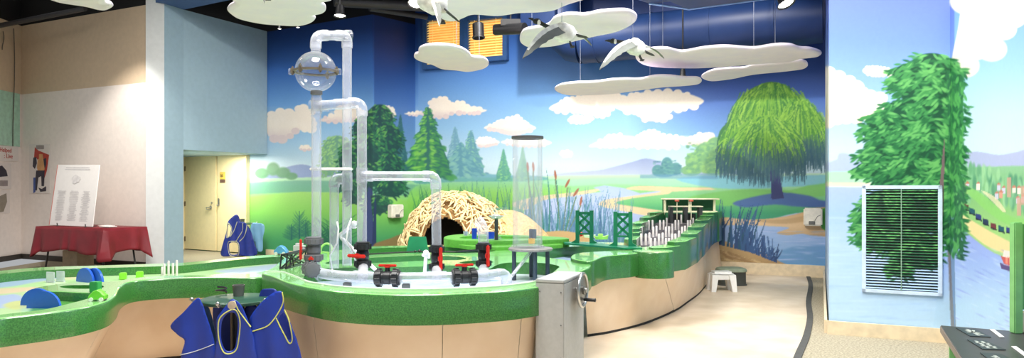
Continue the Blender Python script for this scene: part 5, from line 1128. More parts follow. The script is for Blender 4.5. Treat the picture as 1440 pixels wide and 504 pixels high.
# far stand
sc2 = fl(342, 14.15, .68); st2 = stand(sc2, 'distant apron stand in front of the painted hillside'); small_cup(Vector((sc2.x-.02, sc2.y, .682)), .05, .09, 'pewter cup on the distant apron stand')
AG2 = 'aprons hanging on the distant stand'
apron([(332, 302), (336, 305), (338, 312), (346, 314), (352, 324), (357, 340), (361, 359), (335, 360), (310, 360), (314, 342), (318, 324), (320.5, 313), (326, 306)], [[(322, 316), (325.5, 321), (324, 331), (319, 334), (320, 322)], [(323, 343), (334, 343), (334, 357), (324, 357)]],
      [([(321, 314), (326, 320), (325, 331), (318, 334.5), (319.5, 322)], True), ([(321, 341), (335, 342), (335, 359), (323, 358)], True), ([(341, 314), (340, 325), (333, 338), (326, 341)], False), ([(334, 312), (330, 322), (325, 333)], False), ([(348, 316), (346, 328), (337, 340)], False)], 13.85, m_navy, 'dark blue apron with pale edged openings on the distant stand', AG2, .04, .5, pm=mat('grey piping', (166, 166, 150), .5), step=.05, pr=.009)
apron([(354, 315), (362, 314), (371, 316), (372.5, 325), (369.5, 338), (368.5, 353), (362, 353), (357, 342), (352, 330)], [], [], 14.0, m_lblue, 'light blue apron on the right of the distant stand', AG2, .05, 1.2, step=.05)

# ---------------------------------------------------------------- burgundy table on the left
m_cloth = mat('burgundy tablecloth', (132, 34, 44), .5, var=.1, scale=4, bump=.05)
tA = Vector((-6.57, 11.0, 0)); td_ = Vector((-.9, .43, 0)).normalized(); ts_ = Vector((.43, .9, 0)).normalized(); TLn, TW = 1.83, .75
cor = [tA, tA+td_*TLn, tA+td_*TLn+ts_*TW, tA+ts_*TW]; tc4 = (cor[0]+cor[2])/2; tang_ = math.atan2(-td_.y, -td_.x)
ft2 = thing('folding_table', 'folding table with dark legs under the burgundy cloth by the white wall', 'table', (tc4.x, tc4.y, 0))
mb = MB(); mb.bbox((tc4.x, tc4.y, .725), (TLn-.02, TW-.02, .04), .008, tang_); obj('tabletop', mb, m_wht, ft2)
for u_ in (.28, TLn-.28):
    for v_ in (.1, TW-.1):
        p = tA+td_*u_+ts_*v_; q = p+td_*(.18 if u_ > 1 else -.14); mb = MB(); mb.tube([Vector((p.x, p.y, .71)), Vector((q.x, q.y, .02))], .015, 10); mb.ball((q.x, q.y, .018), .02, 8); obj('leg', mb, mat('dark table leg', (50, 48, 48), .4), ft2)
mb = MB(); per = []; N_ = 160; tot = 2*(TLn+TW)
for i in range(N_):
    s = tot*i/N_
    if s < TLn: p = cor[0]+td_*s; nn = -ts_; dc = min(s, TLn-s)
    elif s < TLn+TW: p = cor[1]+ts_*(s-TLn); nn = td_; dc = min(s-TLn, TLn+TW-s)
    elif s < 2*TLn+TW: p = cor[2]-td_*(s-TLn-TW); nn = ts_; dc = min(s-TLn-TW, 2*TLn+TW-s)
    else: p = cor[3]-ts_*(s-2*TLn-TW); nn = -td_; dc = min(s-2*TLn-TW, tot-s)
    per.append((p, nn, dc, s))
rows = 9; vs = []
for r in range(rows+1):
    t = r/rows
    for p, nn, dc, s in per:
        cf = max(0, 1-dc/.16); drop = .40+.13*cf+.03*math.sin(s*5)
        if p in (0,): pass
        o = .012+t*(.035+.05*cf)+t*.022*math.sin(s*19+math.sin(s*7)*2); vs.append(Vector((p.x, p.y, .75-t*drop))+nn*o+(p-tc4).normalized()*cf*.03*t)
mb.add(vs, [(r*N_+i, r*N_+(i+1) % N_, (r+1)*N_+(i+1) % N_, (r+1)*N_+i) for r in range(rows) for i in range(N_)]); mb.add(vs[:N_], [tuple(range(N_))])
cl = solo('tablecloth', mb, m_cloth, 'burgundy cloth draped over the folding table by the white wall', 'tablecloth'); sd_ = cl.modifiers.new('thickness', 'SOLIDIFY'); sd_.thickness = .004; sd_.offset = 1
mb = MB(); q = fl(110, 12.2, 0); mb.bbox((q.x, q.y, .15), (.42, .3, .3), .004, tang_); bx = thing('cardboard_box', 'pale cardboard box on the floor under the burgundy table', 'box', (q.x, q.y, 0)); obj('carton', mb, mat('pale cardboard', (206, 186, 158), .8), bx)
mb = MB(); mb.box((q.x, q.y, .301), (.42, .05, .002), tang_); obj('tape', mb, mat('packing tape', (180, 156, 120), .4), bx)
# leaning board with columns of small print
bl, br, tl_, tr2 = A(69, 312, 11.95), A(130, 314, 11.4), A(81, 232, 12.25), A(140, 232, 11.75)
bl.z = br.z = .765
eas = thing('notice_board', 'large white notice board with columns of small print leaning on the burgundy table', 'board', (bl+br)/2)
rgt = (br-bl).normalized(); upb = (tl_-bl).normalized(); nb = rgt.cross(upb).normalized()*.012
mb = MB(); q8 = [bl, br, tr2, tl_]; mb.add([p for p in q8]+[p-nb for p in q8], [(0, 1, 2, 3), (7, 6, 5, 4), (0, 4, 5, 1), (1, 5, 6, 2), (2, 6, 7, 3), (3, 7, 4, 0)]); obj('panel', mb, mat('white foam board', (240, 236, 232), .6, var=.01), eas, False)
def bp(u, v): return bl*(1-u)*(1-v)+br*u*(1-v)+tr2*u*v+tl_*(1-u)*v+nb*.15
mb = MB(); rr = random.Random(3)
def line(u0, u1, v, h=.006): mb.add([bp(u0, v), bp(u1, v), bp(u1, v+h), bp(u0, v+h)], [(0, 1, 2, 3)])
line(.22, .78, .945, .012); line(.2, .8, .915, .01)
obj('heading', mb, mat('grey small print', (204, 200, 200), .7), eas, False)
for cx_ in (.2, .5, .78):
    mb = MB()
    for j in range(30): w_ = rr.uniform(.05, .11); line(cx_-w_, cx_+w_, .08+j*.0165)
    obj('small_print', mb, mat('grey small print', (204, 200, 200), .7), eas, False)
mb = MB(); cvs = [bp(.5+.1*math.cos(t)*(1+.15*math.sin(5*t)), .76+.07*math.sin(t)*(1+.2*math.cos(3*t))) for t in np.linspace(0, 2*PI, 25)[:-1]]; mb.add(cvs, [tuple(range(24))]); obj('faint_emblem', mb, mat('faint grey print', (220, 216, 214), .7), eas, False)
mb = MB(); mb.add([bp(-.004, 0), bp(.012, 0), bp(.012, 1), bp(-.004, 1)], [(0, 1, 2, 3)]); obj('red_edge', mb, mat('soft red edge', (214, 130, 120), .6), eas, False)
for u_ in (.2, .85): p = bp(u_, 0); mb = MB(); mb.tube([p+Vector((.03, -.06, -.01)), p+Vector((0, 0, -.005)), p+Vector((0, -.01, .04))], .007, 6); mb.tube([p+Vector((0, .0, .0)), p+Vector((.06, .2, -.005))], .006, 6); obj('easel_foot', mb, m_blk, eas)
for k, (u_, v_, w_, a_) in enumerate(((.35, .3, .22, .1), (.62, .45, .28, -.2))): p = tA+td_*u_+ts_*v_; mb = MB(); mb.bbox((p.x, p.y, .765), (w_, .16, .012), .002, tang_+a_); solo('paper_stack', mb, mat('white paper', (238, 234, 228), .7), ('low stack of white leaflets near the right edge of the burgundy table', 'low stack of white leaflets beside the notice board')[k], 'papers', 'papers on the burgundy table')
# wall posters and cables
wld = (wl1-wl0).normalized(); wln = Vector((wld.y, -wld.x, 0)); wla = math.atan2(wld.y, wld.x)
def ol(px, py, off=.01):
    Y = iy(px, 30, 13.63, 205, 12.06); return A(px, py, Y)+wln*off
def of_(px, py, off=.01):
    Y = iy(px, -90, 11.4, 30, 13.63); d = (wl0-wf).normalized(); return A(px, py, Y)+Vector((d.y, -d.x, 0))*off
def card(name, fn, x0, y0, x1, y1, m, parent=None, th=.006, off=.0):
    q = [fn(x0, y1, .005+off), fn(x1, y1, .005+off), fn(x1, y0, .005+off), fn(x0, y0, .005+off)]; q2 = [fn(x0, y1, .005+off+th), fn(x1, y1, .005+off+th), fn(x1, y0, .005+off+th), fn(x0, y0, .005+off+th)]
    mb = MB(); mb.add(q2+q, [(0, 1, 2, 3), (7, 6, 5, 4), (0, 4, 5, 1), (1, 5, 6, 2), (2, 6, 7, 3), (3, 7, 4, 0)]); return obj(name, mb, m, parent, False)
def flat(name, fn, pts, m, parent, off=.013): mb = MB(); mb.add([fn(x, y, off) for x, y in pts], [tuple(range(len(pts)))]); return obj(name, mb, m, parent, False)
m_paper = mat('poster paper', (222, 214, 208), .6, var=.01)
ps = thing('wall_poster', 'white poster with a costumed figure on a red shape, on the white wall', 'poster', ol(56, 272)); card('sheet', ol, 42, 203, 71, 272, m_paper, ps)
m_pr = mat('poster red', (176, 62, 50), .6); m_pd = mat('poster dark', (52, 50, 62), .6); m_pb = mat('poster blue', (60, 84, 150), .6); m_ps = mat('poster tan', (200, 150, 100), .6); m_pg = mat('poster grey', (150, 140, 138), .6)
flat('red_shape', ol, [(50, 207), (55, 212), (70, 218), (67, 240), (63, 252), (60, 236), (52, 222), (48, 232)], m_pr, ps)
flat('torso', ol, [(54, 224), (62, 223), (64, 238), (61, 244), (55, 244), (53, 236)], m_ps, ps, .0145); flat('arm', ol, [(48, 222), (52, 221), (53, 230), (50, 238), (47, 234)], m_pd, ps, .015); flat('arm', ol, [(62, 224), (66, 222), (66, 232), (64, 238), (63, 232)], m_pd, ps, .015)
flat('legs', ol, [(52, 240), (64, 240), (63, 262), (59.5, 262), (59, 248), (55, 250), (53, 268), (50, 268), (51, 250)], m_pd, ps, .0152); flat('boots', ol, [(48, 250), (51, 250), (51, 270), (48, 272)], m_pb, ps, .0156); flat('head', ol, [(56, 217), (61, 217), (62, 223), (56, 224)], m_ps, ps, .015); flat('caption', ol, [(52, 204.5), (63, 204.5), (63, 210), (52, 210)], m_pg, ps, .0158); flat('shoes', ol, [(55, 264), (60, 266), (66, 262), (66, 269), (58, 270)], m_pd, ps, .0159)
sg = thing('wall_sign', 'white sign with red lettering below the mint wall panel at far left', 'sign', of_(10, 227)); card('sheet', of_, -34, 205, 25, 227, m_paper, sg)
fd = (wl0-wf).normalized(); fang = math.atan2(fd.y, fd.x)
text_mesh('lettering', 'Helped', .12, m_pr, frame_M(of_(7, 211.5, .013), fd, UP), sg, align='CENTER'); text_mesh('lettering', ': Live', .12, m_pr, frame_M(of_(11, 220, .013), fd, UP), sg, align='CENTER')
s2_ = thing('wall_photo', 'white card with a dark shoe shaped picture under the red lettered sign', 'poster', of_(5, 266)); card('sheet', of_, -26, 230, 15, 266, m_paper, s2_); flat('picture', of_, [(-10, 236), (2, 233), (8, 240), (10, 248), (-10, 250)], m_pd, s2_); flat('caption', of_, [(-10, 254), (10, 254), (10, 262), (-10, 262)], m_pg, s2_)
s3_ = thing('wall_photo', 'lowest card at far left with a grey round object picture', 'poster', of_(5, 304)); card('sheet', of_, -26, 268, 13, 300, m_paper, s3_); flat('picture', of_, [(-10, 280), (8, 272), (9, 284), (4, 298), (-10, 300)], mat('poster warm grey', (140, 132, 118), .6), s3_)
for k, (x, y0, y1) in enumerate(((17, 40, 206), (2, 44, 70))):
    mb = MB(); mb.tube(smooth_open([of_(x+math.sin(t*5)*1.2, y0+(y1-y0)*t, .03) for t in np.linspace(0, 1, 8)], 4), .009, 6); solo('hanging_cable', mb, mat('dull grey cable', (90, 84, 76), .6), ('long grey cable hanging down the beige wall to the mint panel', 'short grey cable hanging at the top left corner of the wall')[k], 'cable')

# ---------------------------------------------------------------- stools and the bench at right
def stool(c, w, d, h, m, label, ang=0.):
    t = thing('step_stool', label, 'stool', c); c = Vector(c); M = Matrix.Rotation(ang, 3, 'Z')
    mb = MB(); mb.bbox(c+Vector((0, 0, h-.03)), (w*.86, d*.8, .06), .028, ang, seg=4); obj('seat', mb, m, t)
    for sx in (-1, 1):
        for sy in (-1, 1):
            a = c+M @ Vector((sx*w*.34, sy*d*.3, h-.04)); b = c+M @ Vector((sx*w*.43, sy*d*.4, .0)); mb = MB(); u1 = M @ Vector((.5, 0, 0)); v1 = M @ Vector((0, .5, 0)); ws = (.09, .075)
            vs = [a+u1*i*ws[0]+v1*j*ws[0] for i, j in ((-1, -1), (1, -1), (1, 1), (-1, 1))]+[b+u1*i*ws[1]*.8+v1*j*ws[1]*.8 for i, j in ((-1, -1), (1, -1), (1, 1), (-1, 1))]; mb.add(vs, [(3, 2, 1, 0), (4, 5, 6, 7), (0, 1, 5, 4), (1, 2, 6, 5), (2, 3, 7, 6), (3, 0, 4, 7)]); obj('leg', mb, m, t, 30)
    for sy in (-1, 1): mb = MB(); mb.bbox(c+M @ Vector((0, sy*d*.34, h-.075)), (w*.72, .02, .07), .01, ang); obj('apron_panel', mb, m, t)
    for sx in (-1, 1): mb = MB(); mb.bbox(c+M @ Vector((sx*w*.37, 0, h-.075)), (.02, d*.66, .07), .01, ang); obj('apron_panel', mb, m, t)
stool(fl(1014.5, 9.35), .335, .26, .275, m_wht, 'white plastic step stool beside the river table', .0)
c = fl(1028, 9.95); t = thing('step_stool', 'dark step stool with a rounded grey green top behind the white stool', 'stool', c)
mb = MB(); w_, d_, h_ = .42, .34, .25
def rrect(w, d, r, n=6): return [Vector((sx*(w/2-r)+r*math.cos(a), sy*(d/2-r)+r*math.sin(a), 0)) for sx, sy, a0 in ((1, 1, 0), (-1, 1, PI/2), (-1, -1, PI), (1, -1, 1.5*PI)) for a in [a0+PI/2*k/n for k in range(n+1)]]
L0 = rrect(w_, d_, .12); Z_ = [(1.0, 0), (1.0, .02), (.95, .025), (.93, .19), (.97, .2)]; n = len(L0)
mb.add([c+Vector((p.x*k, p.y*k, z)) for k, z in Z_ for p in L0], [(j*n+i, j*n+(i+1) % n, (j+1)*n+(i+1) % n, (j+1)*n+i) for j in range(len(Z_)-1) for i in range(n)]); obj('body', mb, mat('dark grey stool plastic', (66, 70, 66), .5), t)
mb = MB(); Z_ = [(.97, .2), (1.0, .205), (1.0, .225), (.93, .245), (.8, .252)]; mb.add([c+Vector((p.x*k, p.y*k, z)) for k, z in Z_ for p in L0], [(j*n+i, j*n+(i+1) % n, (j+1)*n+(i+1) % n, (j+1)*n+i) for j in range(len(Z_)-1) for i in range(n)]+[tuple((len(Z_)-1)*n+i for i in range(n))]); obj('top', mb, mat('grey green rubber top', (140, 152, 128), .6), t)

bz = .50; c_l = P(1323, 458, bz); c_b = P(1425, 466, bz); f_l = P(1353, 504, bz); dl_ = (f_l-c_l).normalized(); db_ = (c_b-c_l).normalized()
bench = thing('activity_table', 'low black topped table with symbol tiles at lower right, light green panels', 'table', (c_l+dl_*.9+db_*.3).xyz*1); m_btop = mat('black laminate top', (62, 60, 62), .35, var=.05); m_lg = mat('light green laminate', (128, 190, 118), .45)
ORG[bench.name] = Vector(bench.location)
mb = MB(); pl4 = [c_l, c_l+db_*.58, c_l+db_*.58+dl_*1.9, c_l+dl_*1.9]; mb.slab([Vector((p.x, p.y, 0)) for p in pl4] if True else 0, bz-.045, bz, .004); obj('top', mb, m_btop, bench, 30)
mb = MB(); e4 = [c_l-db_*.004, c_l+dl_*1.9-db_*.004, c_l+dl_*1.9+db_*.01, c_l+db_*.01]; mb.prism([Vector((p.x, p.y, 0)) for p in e4], bz-.046, bz-.006); obj('edge_band', mb, mat('brown grey edge band', (120, 108, 98), .5), bench, False)
for s in (.05, 1.0):
    p = c_l+dl_*s+db_*.04; mb = MB(); q4 = [p, p+db_*.5, p+db_*.5+dl_*.03, p+dl_*.03]; mb.prism([Vector((v.x, v.y, 0)) for v in q4], 0, bz-.046); obj('side_panel', mb, m_lg, bench, False)
p = c_l+dl_*.05+db_*.14; mb = MB(); q4 = [p, p+dl_*1.7, p+dl_*1.7+db_*.02, p+db_*.02]; mb.prism([Vector((v.x, v.y, 0)) for v in q4], 0.03, bz-.046); obj('front_panel', mb, mat('dark green panel', (34, 60, 42), .6), bench, False)
def tp(u, v): q = c_l+db_*u+dl_*v; return Vector((q.x, q.y, bz+.0015))
def unproj(x, y): return P(x, y, bz+.0015)
m_tile = mat('dark slate tile', (44, 52, 56), .4); m_glyph = mat('pale grey symbol', (164, 170, 164), .6)
tiles = [[(1344, 462), (1372, 464), (1394, 475), (1364, 473.5)], [(1360, 478.5), (1386, 480), (1415, 493), (1382, 492)], [(1378, 497), (1408, 498.5), (1440, 515), (1402, 515)]]
gl = [[((.2, .5), (.85, .5)), ((.5, .1), (.5, .9)), ((.3, .25), (.5, .5)), ((.75, .2), (.5, .5)), ((.8, .8), (.5, .5))], [((.15, .35), (.85, .35)), ((.15, .68), (.85, .68)), ((.35, .12), (.35, .9)), ((.66, .12), (.66, .9))], [((.2, .5), (.8, .5)), ((.5, .2), (.5, .8)), ((.3, .3), (.7, .7))]]
for tq, gs in zip(tiles, gl):
    q = [unproj(*p) for p in tq]; mb = MB(); mb.add(q+[p+Zv*.003 for p in q], [(3, 2, 1, 0), (4, 5, 6, 7), (0, 1, 5, 4), (1, 2, 6, 5), (2, 3, 7, 6), (3, 0, 4, 7)]); to = obj('tile', mb, m_tile, bench, False)
    mb = MB()
    def bi(u, v): return q[0]*(1-u)*(1-v)+q[1]*u*(1-v)+q[2]*u*v+q[3]*(1-u)*v+Zv*.0035
    for (a, b) in gs:
        a3, b3 = bi(*a), bi(*b); dd3 = (b3-a3).normalized(); n3 = Vector((-dd3.y, dd3.x, 0))*.008; mb.add([a3-n3, b3-n3, b3+n3, a3+n3], [(0, 1, 2, 3)])
    obj('symbol', mb, m_glyph, to, False)
for sq in ([(1392, 464), (1398, 464), (1412.5, 475), (1406, 475)], [(1422, 488), (1429, 488), (1450, 503), (1442, 503)]):
    q = [unproj(*p) for p in sq]; mb = MB(); mb.add(q+[p+Zv*.003 for p in q], [(3, 2, 1, 0), (4, 5, 6, 7), (0, 1, 5, 4), (1, 2, 6, 5), (2, 3, 7, 6), (3, 0, 4, 7)]); obj('white_strip', mb, m_wht, bench, False)
# green panel post standing on it
gp = P(1429, 469, bz); kz = thing('panel_stand', 'light green upright panel with white foot at the right edge, on the black topped table', 'panel', (gp.x, gp.y, bz)); ztp = H-(313-HY)/F*gp.y
mb = MB(); mb.bbox((gp.x, gp.y, (bz+ztp)/2), (.055, .05, ztp-bz), .006); obj('post', mb, m_lg, kz)
mb = MB(); mb.bbox((gp.x+.11, gp.y-.0, (bz+.14+ztp)/2), (.17, .02, ztp-bz-.16), .004); obj('panel', mb, mat('mid green panel', (96, 164, 92), .5), kz)
mb = MB(); mb.bbox((gp.x+.12, gp.y+.0, bz+.07), (.17, .04, .14), .01); obj('foot', mb, mat('warm white laminate', (232, 222, 206), .5), kz)

# ---------------------------------------------------------------- clouds
m_cl = mat('painted white foam cloud', (244, 232, 240), .75, var=.03, scale=5, rgb2=(238, 226, 240)); m_wire = mat('thin steel wire', (150, 156, 170), .4, metal=.5)
def hangcloud(px, zc, label, hooks=(), th=.05):
    O = loop(px, zc, 5); n = len(O); mb = MB(); rows = [(.05, 0), (.02, .004), (.004, .016), (0, .022), (0, th-.018), (.006, th-.008), (.02, th)]
    Ls = [offset(O, i) for i, _ in rows]; mb.add([Vector((p.x, p.y, zc+z)) for L_, (_, z) in zip(Ls, rows) for p in L_], [(j*n+i, j*n+(i+1) % n, (j+1)*n+(i+1) % n, (j+1)*n+i) for j in range(len(rows)-1) for i in range(n)])
    for L_, z, rev in ((Ls[0], zc, 0), (Ls[-1], zc+th, 1)):
        t = tessellate_polygon([[Vector((p.x, p.y, 0)) for p in L_]]); mb.add([Vector((p.x, p.y, z)) for p in L_], [tuple(f) for f in t])
    c = sum((Vector(p) for p in O), Vector())/n; t = thing('hanging_cloud', label, 'cloud', (c.x, c.y, zc)); obj('cloud_board', mb, m_cl, t, 50)
    for x, y in hooks:
        q = P(x, y, zc+th); w = MB(); w.cyl((q.x, q.y, zc+th), (q.x, q.y, ZC), .003, 6); obj('wire', w, m_wire, t)
        w = MB(); w.tube([q+Vector((.018*math.cos(a), 0, .018+.018*math.sin(a))) for a in np.linspace(0, 2*PI, 13)[:-1]], .004, 6, closed=True); obj('hook', w, m_wire, t)
    return t
hangcloud([(60, -4), (78, 4), (100, 8), (120, 11), (136, 15), (150, 16), (159, 12), (156, 8), (148, 6), (146, -4), (130, -22), (90, -22), (66, -14)], 3.0, 'white cloud board at the top left above the beige wall', [(110, 2)])
hangcloud([(319, -16), (321, -2), (330, 6), (322, 12), (320, 18), (330, 26), (346, 31), (368, 35), (392, 37), (420, 38), (438, 34), (444, 28), (440, 24), (456, 20), (458, 12), (452, 6), (468, 2), (470, -6), (450, -24), (380, -30), (335, -26)], 3.0, 'large white cloud board above the light blue wall', [(380, 6)])
hangcloud([(592, -10), (600, 8), (612, 22), (625, 30), (642, 31), (655, 26), (668, 22), (700, 24), (730, 20), (756, 19), (780, 16), (800, 8), (830, -2), (850, -16), (800, -30), (680, -34), (620, -26)], 3.02, 'large white cloud board at the top centre above the blinds', [(700, 4)])
hangcloud([(588, 77), (590, 70), (604, 66), (628, 66), (648, 70), (660, 77), (664, 82), (680, 84), (687, 90), (683, 97), (660, 102), (640, 100), (620, 98), (606, 92), (592, 88), (583, 84), (583, 79)], 3.02, 'small white cloud board hanging in front of the blinds', [(642, 72), (674, 84)])
hangcloud([(731, 56), (736, 46), (752, 42), (770, 38), (780, 28), (800, 23), (822, 24), (842, 20), (866, 18), (886, 19), (896, 26), (890, 36), (868, 46), (840, 52), (814, 58), (780, 66), (748, 68), (734, 64)], 3.03, 'white cloud board behind the larger flying goose', [(748, 46)])
hangcloud([(894, 84), (898, 76), (920, 71), (940, 71), (960, 75), (990, 70), (1020, 68), (1050, 70), (1064, 70), (1090, 66), (1112, 66), (1126, 70), (1140, 71), (1155, 76), (1150, 81), (1126, 84), (1110, 88), (1070, 91), (1030, 94), (980, 97), (930, 96), (904, 92)], 3.03, 'longest white cloud board hanging before the willow', [(932, 72), (1090, 68)])
hangcloud([(986, 110), (1000, 102), (1024, 99), (1046, 98), (1060, 94), (1092, 91), (1128, 88), (1136, 93), (1130, 98), (1100, 102), (1060, 106), (1030, 112), (1000, 115)], 3.04, 'slim white cloud board just above the willow crown', [(1060, 96)])
hangcloud([(780, 128), (788, 122), (810, 119), (836, 118), (860, 115), (880, 114), (900, 114), (920, 110), (944, 110), (962, 112), (984, 113), (984, 119), (960, 122), (930, 124), (900, 128), (860, 133), (820, 135), (794, 134)], 2.8, 'lowest long white cloud board over the painted clouds', [(816, 120), (914, 112)])

# ---------------------------------------------------------------- geese
m_gb = mat('goose grey feathers', (232, 232, 224), .7, var=.12, scale=20); m_gd = mat('goose black feathers', (40, 40, 42), .6); m_gw = mat('goose white cheek', (240, 238, 232), .6); m_gt = mat('goose brown grey wing tips', (122, 126, 120), .7)
def goose(Y, head, neck, body, tail, ntip, ftip, label, wire=True, s=1.0, dn=-.35, df=.3):
    """points are photo positions at distance Y; near wing comes forward, far wing goes back"""
    hp, np_, bp_, tp_ = A(*head, Y), A(*neck, Y), A(*body, Y), A(*tail, Y); V_ = MB(); idx = []
    def addm(mb, k): V_.add(mb.v, mb.f); idx.extend([k]*len(mb.f))
    path = smooth_open([tp_, tp_+(bp_-tp_)*.35, bp_, bp_+(np_-bp_)*.6, np_, np_+(hp-np_)*.5, hp], 5); K = len(path)
    rad = np.interp(np.linspace(0, 1, K), [0, .08, .2, .36, .48, .58, .7, .92, 1], [.012*s, .035*s, .075*s, .092*s, .08*s, .036*s, .019*s, .018*s, .024*s])
    t = MB(); t.tube(path, list(rad), 14)
    nf = len(t.f); V_.add(t.v, t.f); idx.extend([1 if f//14 >= int(K*.6) and f < nf-2 else (1 if f == nf-1 else 0) for f in range(nf)])
    fwd = (hp-np_).normalized(); t = MB(); t.ball(hp+fwd*.015*s, .03*s, 14, (1.25, .85, .9)); addm(t, 1)
    t = MB(); t.ball(hp-fwd*.006*s+Vector((0, -.018*s, -.006*s)), .024*s, 10, (.7, .75, 1.1)); addm(t, 2)
    t = MB(); t.tube([hp+fwd*.05*s, hp+fwd*.075*s-Zv*.004, hp+fwd*.1*s-Zv*.008], [.015*s, .01*s, .004*s], 10); addm(t, 1)
    # tail fan
    d = (tp_-bp_).normalized(); t = MB(); q = tp_-d*.04; sd2 = Vector((0, .045*s, 0)); t.add([q-sd2*.6+Zv*.008, q+sd2*.6+Zv*.008, q+d*.12*s+sd2, q+d*.15*s, q+d*.12*s-sd2, q-sd2*.6-Zv*.008, q+sd2*.6-Zv*.008], [(0, 1, 2, 3, 4), (5, 4, 3, 2, 6), (0, 4, 5), (1, 6, 2), (0, 5, 6, 1)]); addm(t, 1)
    for tip, dy_, ch in ((ntip, dn, .105*s), (ftip, df, .08*s)):
        root = bp_+(np_-bp_)*(.4 if dy_ < 0 else .1)+Vector((0, math.copysign(.06*s, dy_), .035*s)); tp3 = A(*tip, Y+dy_); n = 14; back = (bp_-hp).normalized()
        L_ = []; T_ = []
        for k in range(n+1):
            u = k/n; p = root+(tp3-root)*u+Zv*(.05*s*math.sin(PI*u)); c_ = ch*(1-u)**.55*(1+.35*math.sin(PI*u)); L_.append(p+Vector(-back)*c_*.3); T_.append(p+back*c_*.8*(1 if k % 2 == 0 or u < .35 else .86)+Vector((0, 0, -.02*s*(1-u))))
        M1 = [a*.62+b*.38 for a, b in zip(L_, T_)]; th = Zv*.008
        for zz_, sgn in ((th, 1), (-th, -1)):
            for a, b, k_ in ((L_, M1, 0), (M1, T_, 3)):
                t = MB(); t.add([p+(zz_ if a is M1 or True else 0) for p in a]+[p+zz_*(.2 if k_ else 1) for p in b], [(i, i+1, n+1+i+1, n+1+i) for i in range(n)]); V_.add(t.v, t.f); idx.extend([k_ if i < n-2 or k_ else 3 for i in range(n)])
        t = MB(); t.add([p+th for p in L_]+[p-th for p in L_], [(i, i+1, n+2+i, n+1+i) for i in range(n)]); V_.add(t.v, t.f); idx.extend([0]*n)
    for o_ in (-.02, .02):
        q = bp_+(tp_-bp_)*.35+Vector((0, o_*s, -.05*s)); t = MB(); t.tube([q, q+Vector((.015, 0, -.04))*s, q+Vector((.03, 0, -.065))*s], .007*s, 6); t.bbox(q+Vector((.035, 0, -.07))*s, (.04*s, .03*s, .01*s), .003); addm(t, 1)
    xs = bp_; o = obj('flying_goose', V_, [m_gb, m_gd, m_gw, m_gt], None, False, bp_)
    o['label'] = label; o['category'] = 'bird'; return o, idx
_finish = finish
def make_goose(*a, wire=None, **k):
    global finish
    def nofin(o, s): pass
    finish = nofin; o, idx = goose(*a, **k); finish = _finish
    o.data.polygons.foreach_set('material_index', idx[:len(o.data.polygons)])
    bm = bmesh.new(); bm.from_mesh(o.data); bmesh.ops.recalc_face_normals(bm, faces=bm.faces[:]); bm.to_mesh(o.data); bm.free(); o.data.polygons.foreach_set('use_smooth', [True]*len(o.data.polygons)); o.data.set_sharp_from_angle(angle=.8)
    if wire:
        q = Vector(wire); w = MB(); w.cyl(q, (q.x, q.y, ZC), .0025, 6); ww = obj('wire', w, m_wire, o)
    return o
make_goose(5.9, (757, 31), (775, 40), (793, 46), (812, 50), (735, 82), (832, 64), 'larger flying goose with black neck, left of the pair below the centre clouds', wire=A(790, 40, 5.9), s=.95)
make_goose(6.7, (864, 58), (880, 60), (893, 66), (908, 73), (843, 98), (934, 82), 'smaller flying goose with black neck, right of the pair before the navy duct', wire=A(890, 58, 6.7), s=.95)
make_goose(4.9, (566, -40), (590, -16), (606, -2), (628, 16), (618, 36), (690, -30), 'goose at the top edge with only tail and grey wing in view', s=1.15, dn=-.1)
make_goose(4.6, (330, -60), (345, -45), (360, -34), (378, -22), (372, 4), (420, -60), 'goose mostly above the frame with one dark wing tip before the large left cloud', s=1.1, dn=-.05)

# ---------------------------------------------------------------- lamps
m_glow = mat('lamp glow', (255, 246, 230), .5, emit=14.); m_can = mat('black lamp housing', (22, 22, 24), .45)
def lamp(p, r, h, ax, label, name='spot_lamp', glow=True, can=False):
    t = thing(name, label, 'lamp', p); ax = Vector(ax).normalized(); p = Vector(p); mb = MB(); mb.lathe(p, [(0, h), (r*.86, h), (r, h*.94), (r, 0), (r*1.12, -.01), (r*1.12, -.03), (r*.95, -.03), (r*.9, h*.2), (0, h*.25)] if can else [(0, h), (r*.5, h), (r*.62, h*.8), (r*.7, h*.3), (r, 0), (r*.94, 0), (r*.6, h*.28), (0, h*.3)], 20, -ax); obj('housing', mb, m_can, t)
    mb = MB(); mb.lathe(p-ax*h*.1, [(0, 0), (r*.82, .0), (r*.7, h*.1), (0, h*.12)], 18, -ax); obj('bulb', mb, m_glow if glow else m_wht, t)
    mb = MB(); q = p-ax*h*.7; mb.tube([q, Vector((q.x, q.y, ZC))], .012, 8); obj('stem', mb, m_can, t)
lamp(A(478, 23, 9.5), .09, .16, (0, -.1, -1), 'black ceiling lamp with white bulb above the clear pipes'); lamp(A(584, 6, 8.6), .1, .16, (-.1, -.5, -1), 'brightest ceiling lamp at the top, left of the blinds')
lamp(A(393, 41, 9.8), .03, .06, (0, 0, -1), 'tiny lamp under the large left cloud, left one'); lamp(A(419, 39, 9.7), .03, .06, (0, 0, -1), 'tiny lamp under the large left cloud, right one')
lamp(A(673, 51, 9.8), .082, .19, (.05, -.1, -1), 'black cylinder lamp hanging before the right blind', glow=False, can=True)
lamp(A(960, 108, 9.5), .055, .11, (0, .1, -1), 'small black lamp between the long cloud and the lowest cloud'); lamp(A(1106, 6, 7.4), .1, .14, (.3, -.4, -1), 'white lit lamp at the top beside the round duct')
pj = A(716, 42, 9.6); t = thing('projector_box', 'long black fixture hanging right of the blinds', 'fixture', pj); mb = MB(); mb.tube([A(693, 42, 9.7), A(697, 42, 9.7), A(738, 40, 9.4)], [.06, .078, .078], 20); obj('barrel', mb, m_can, t)
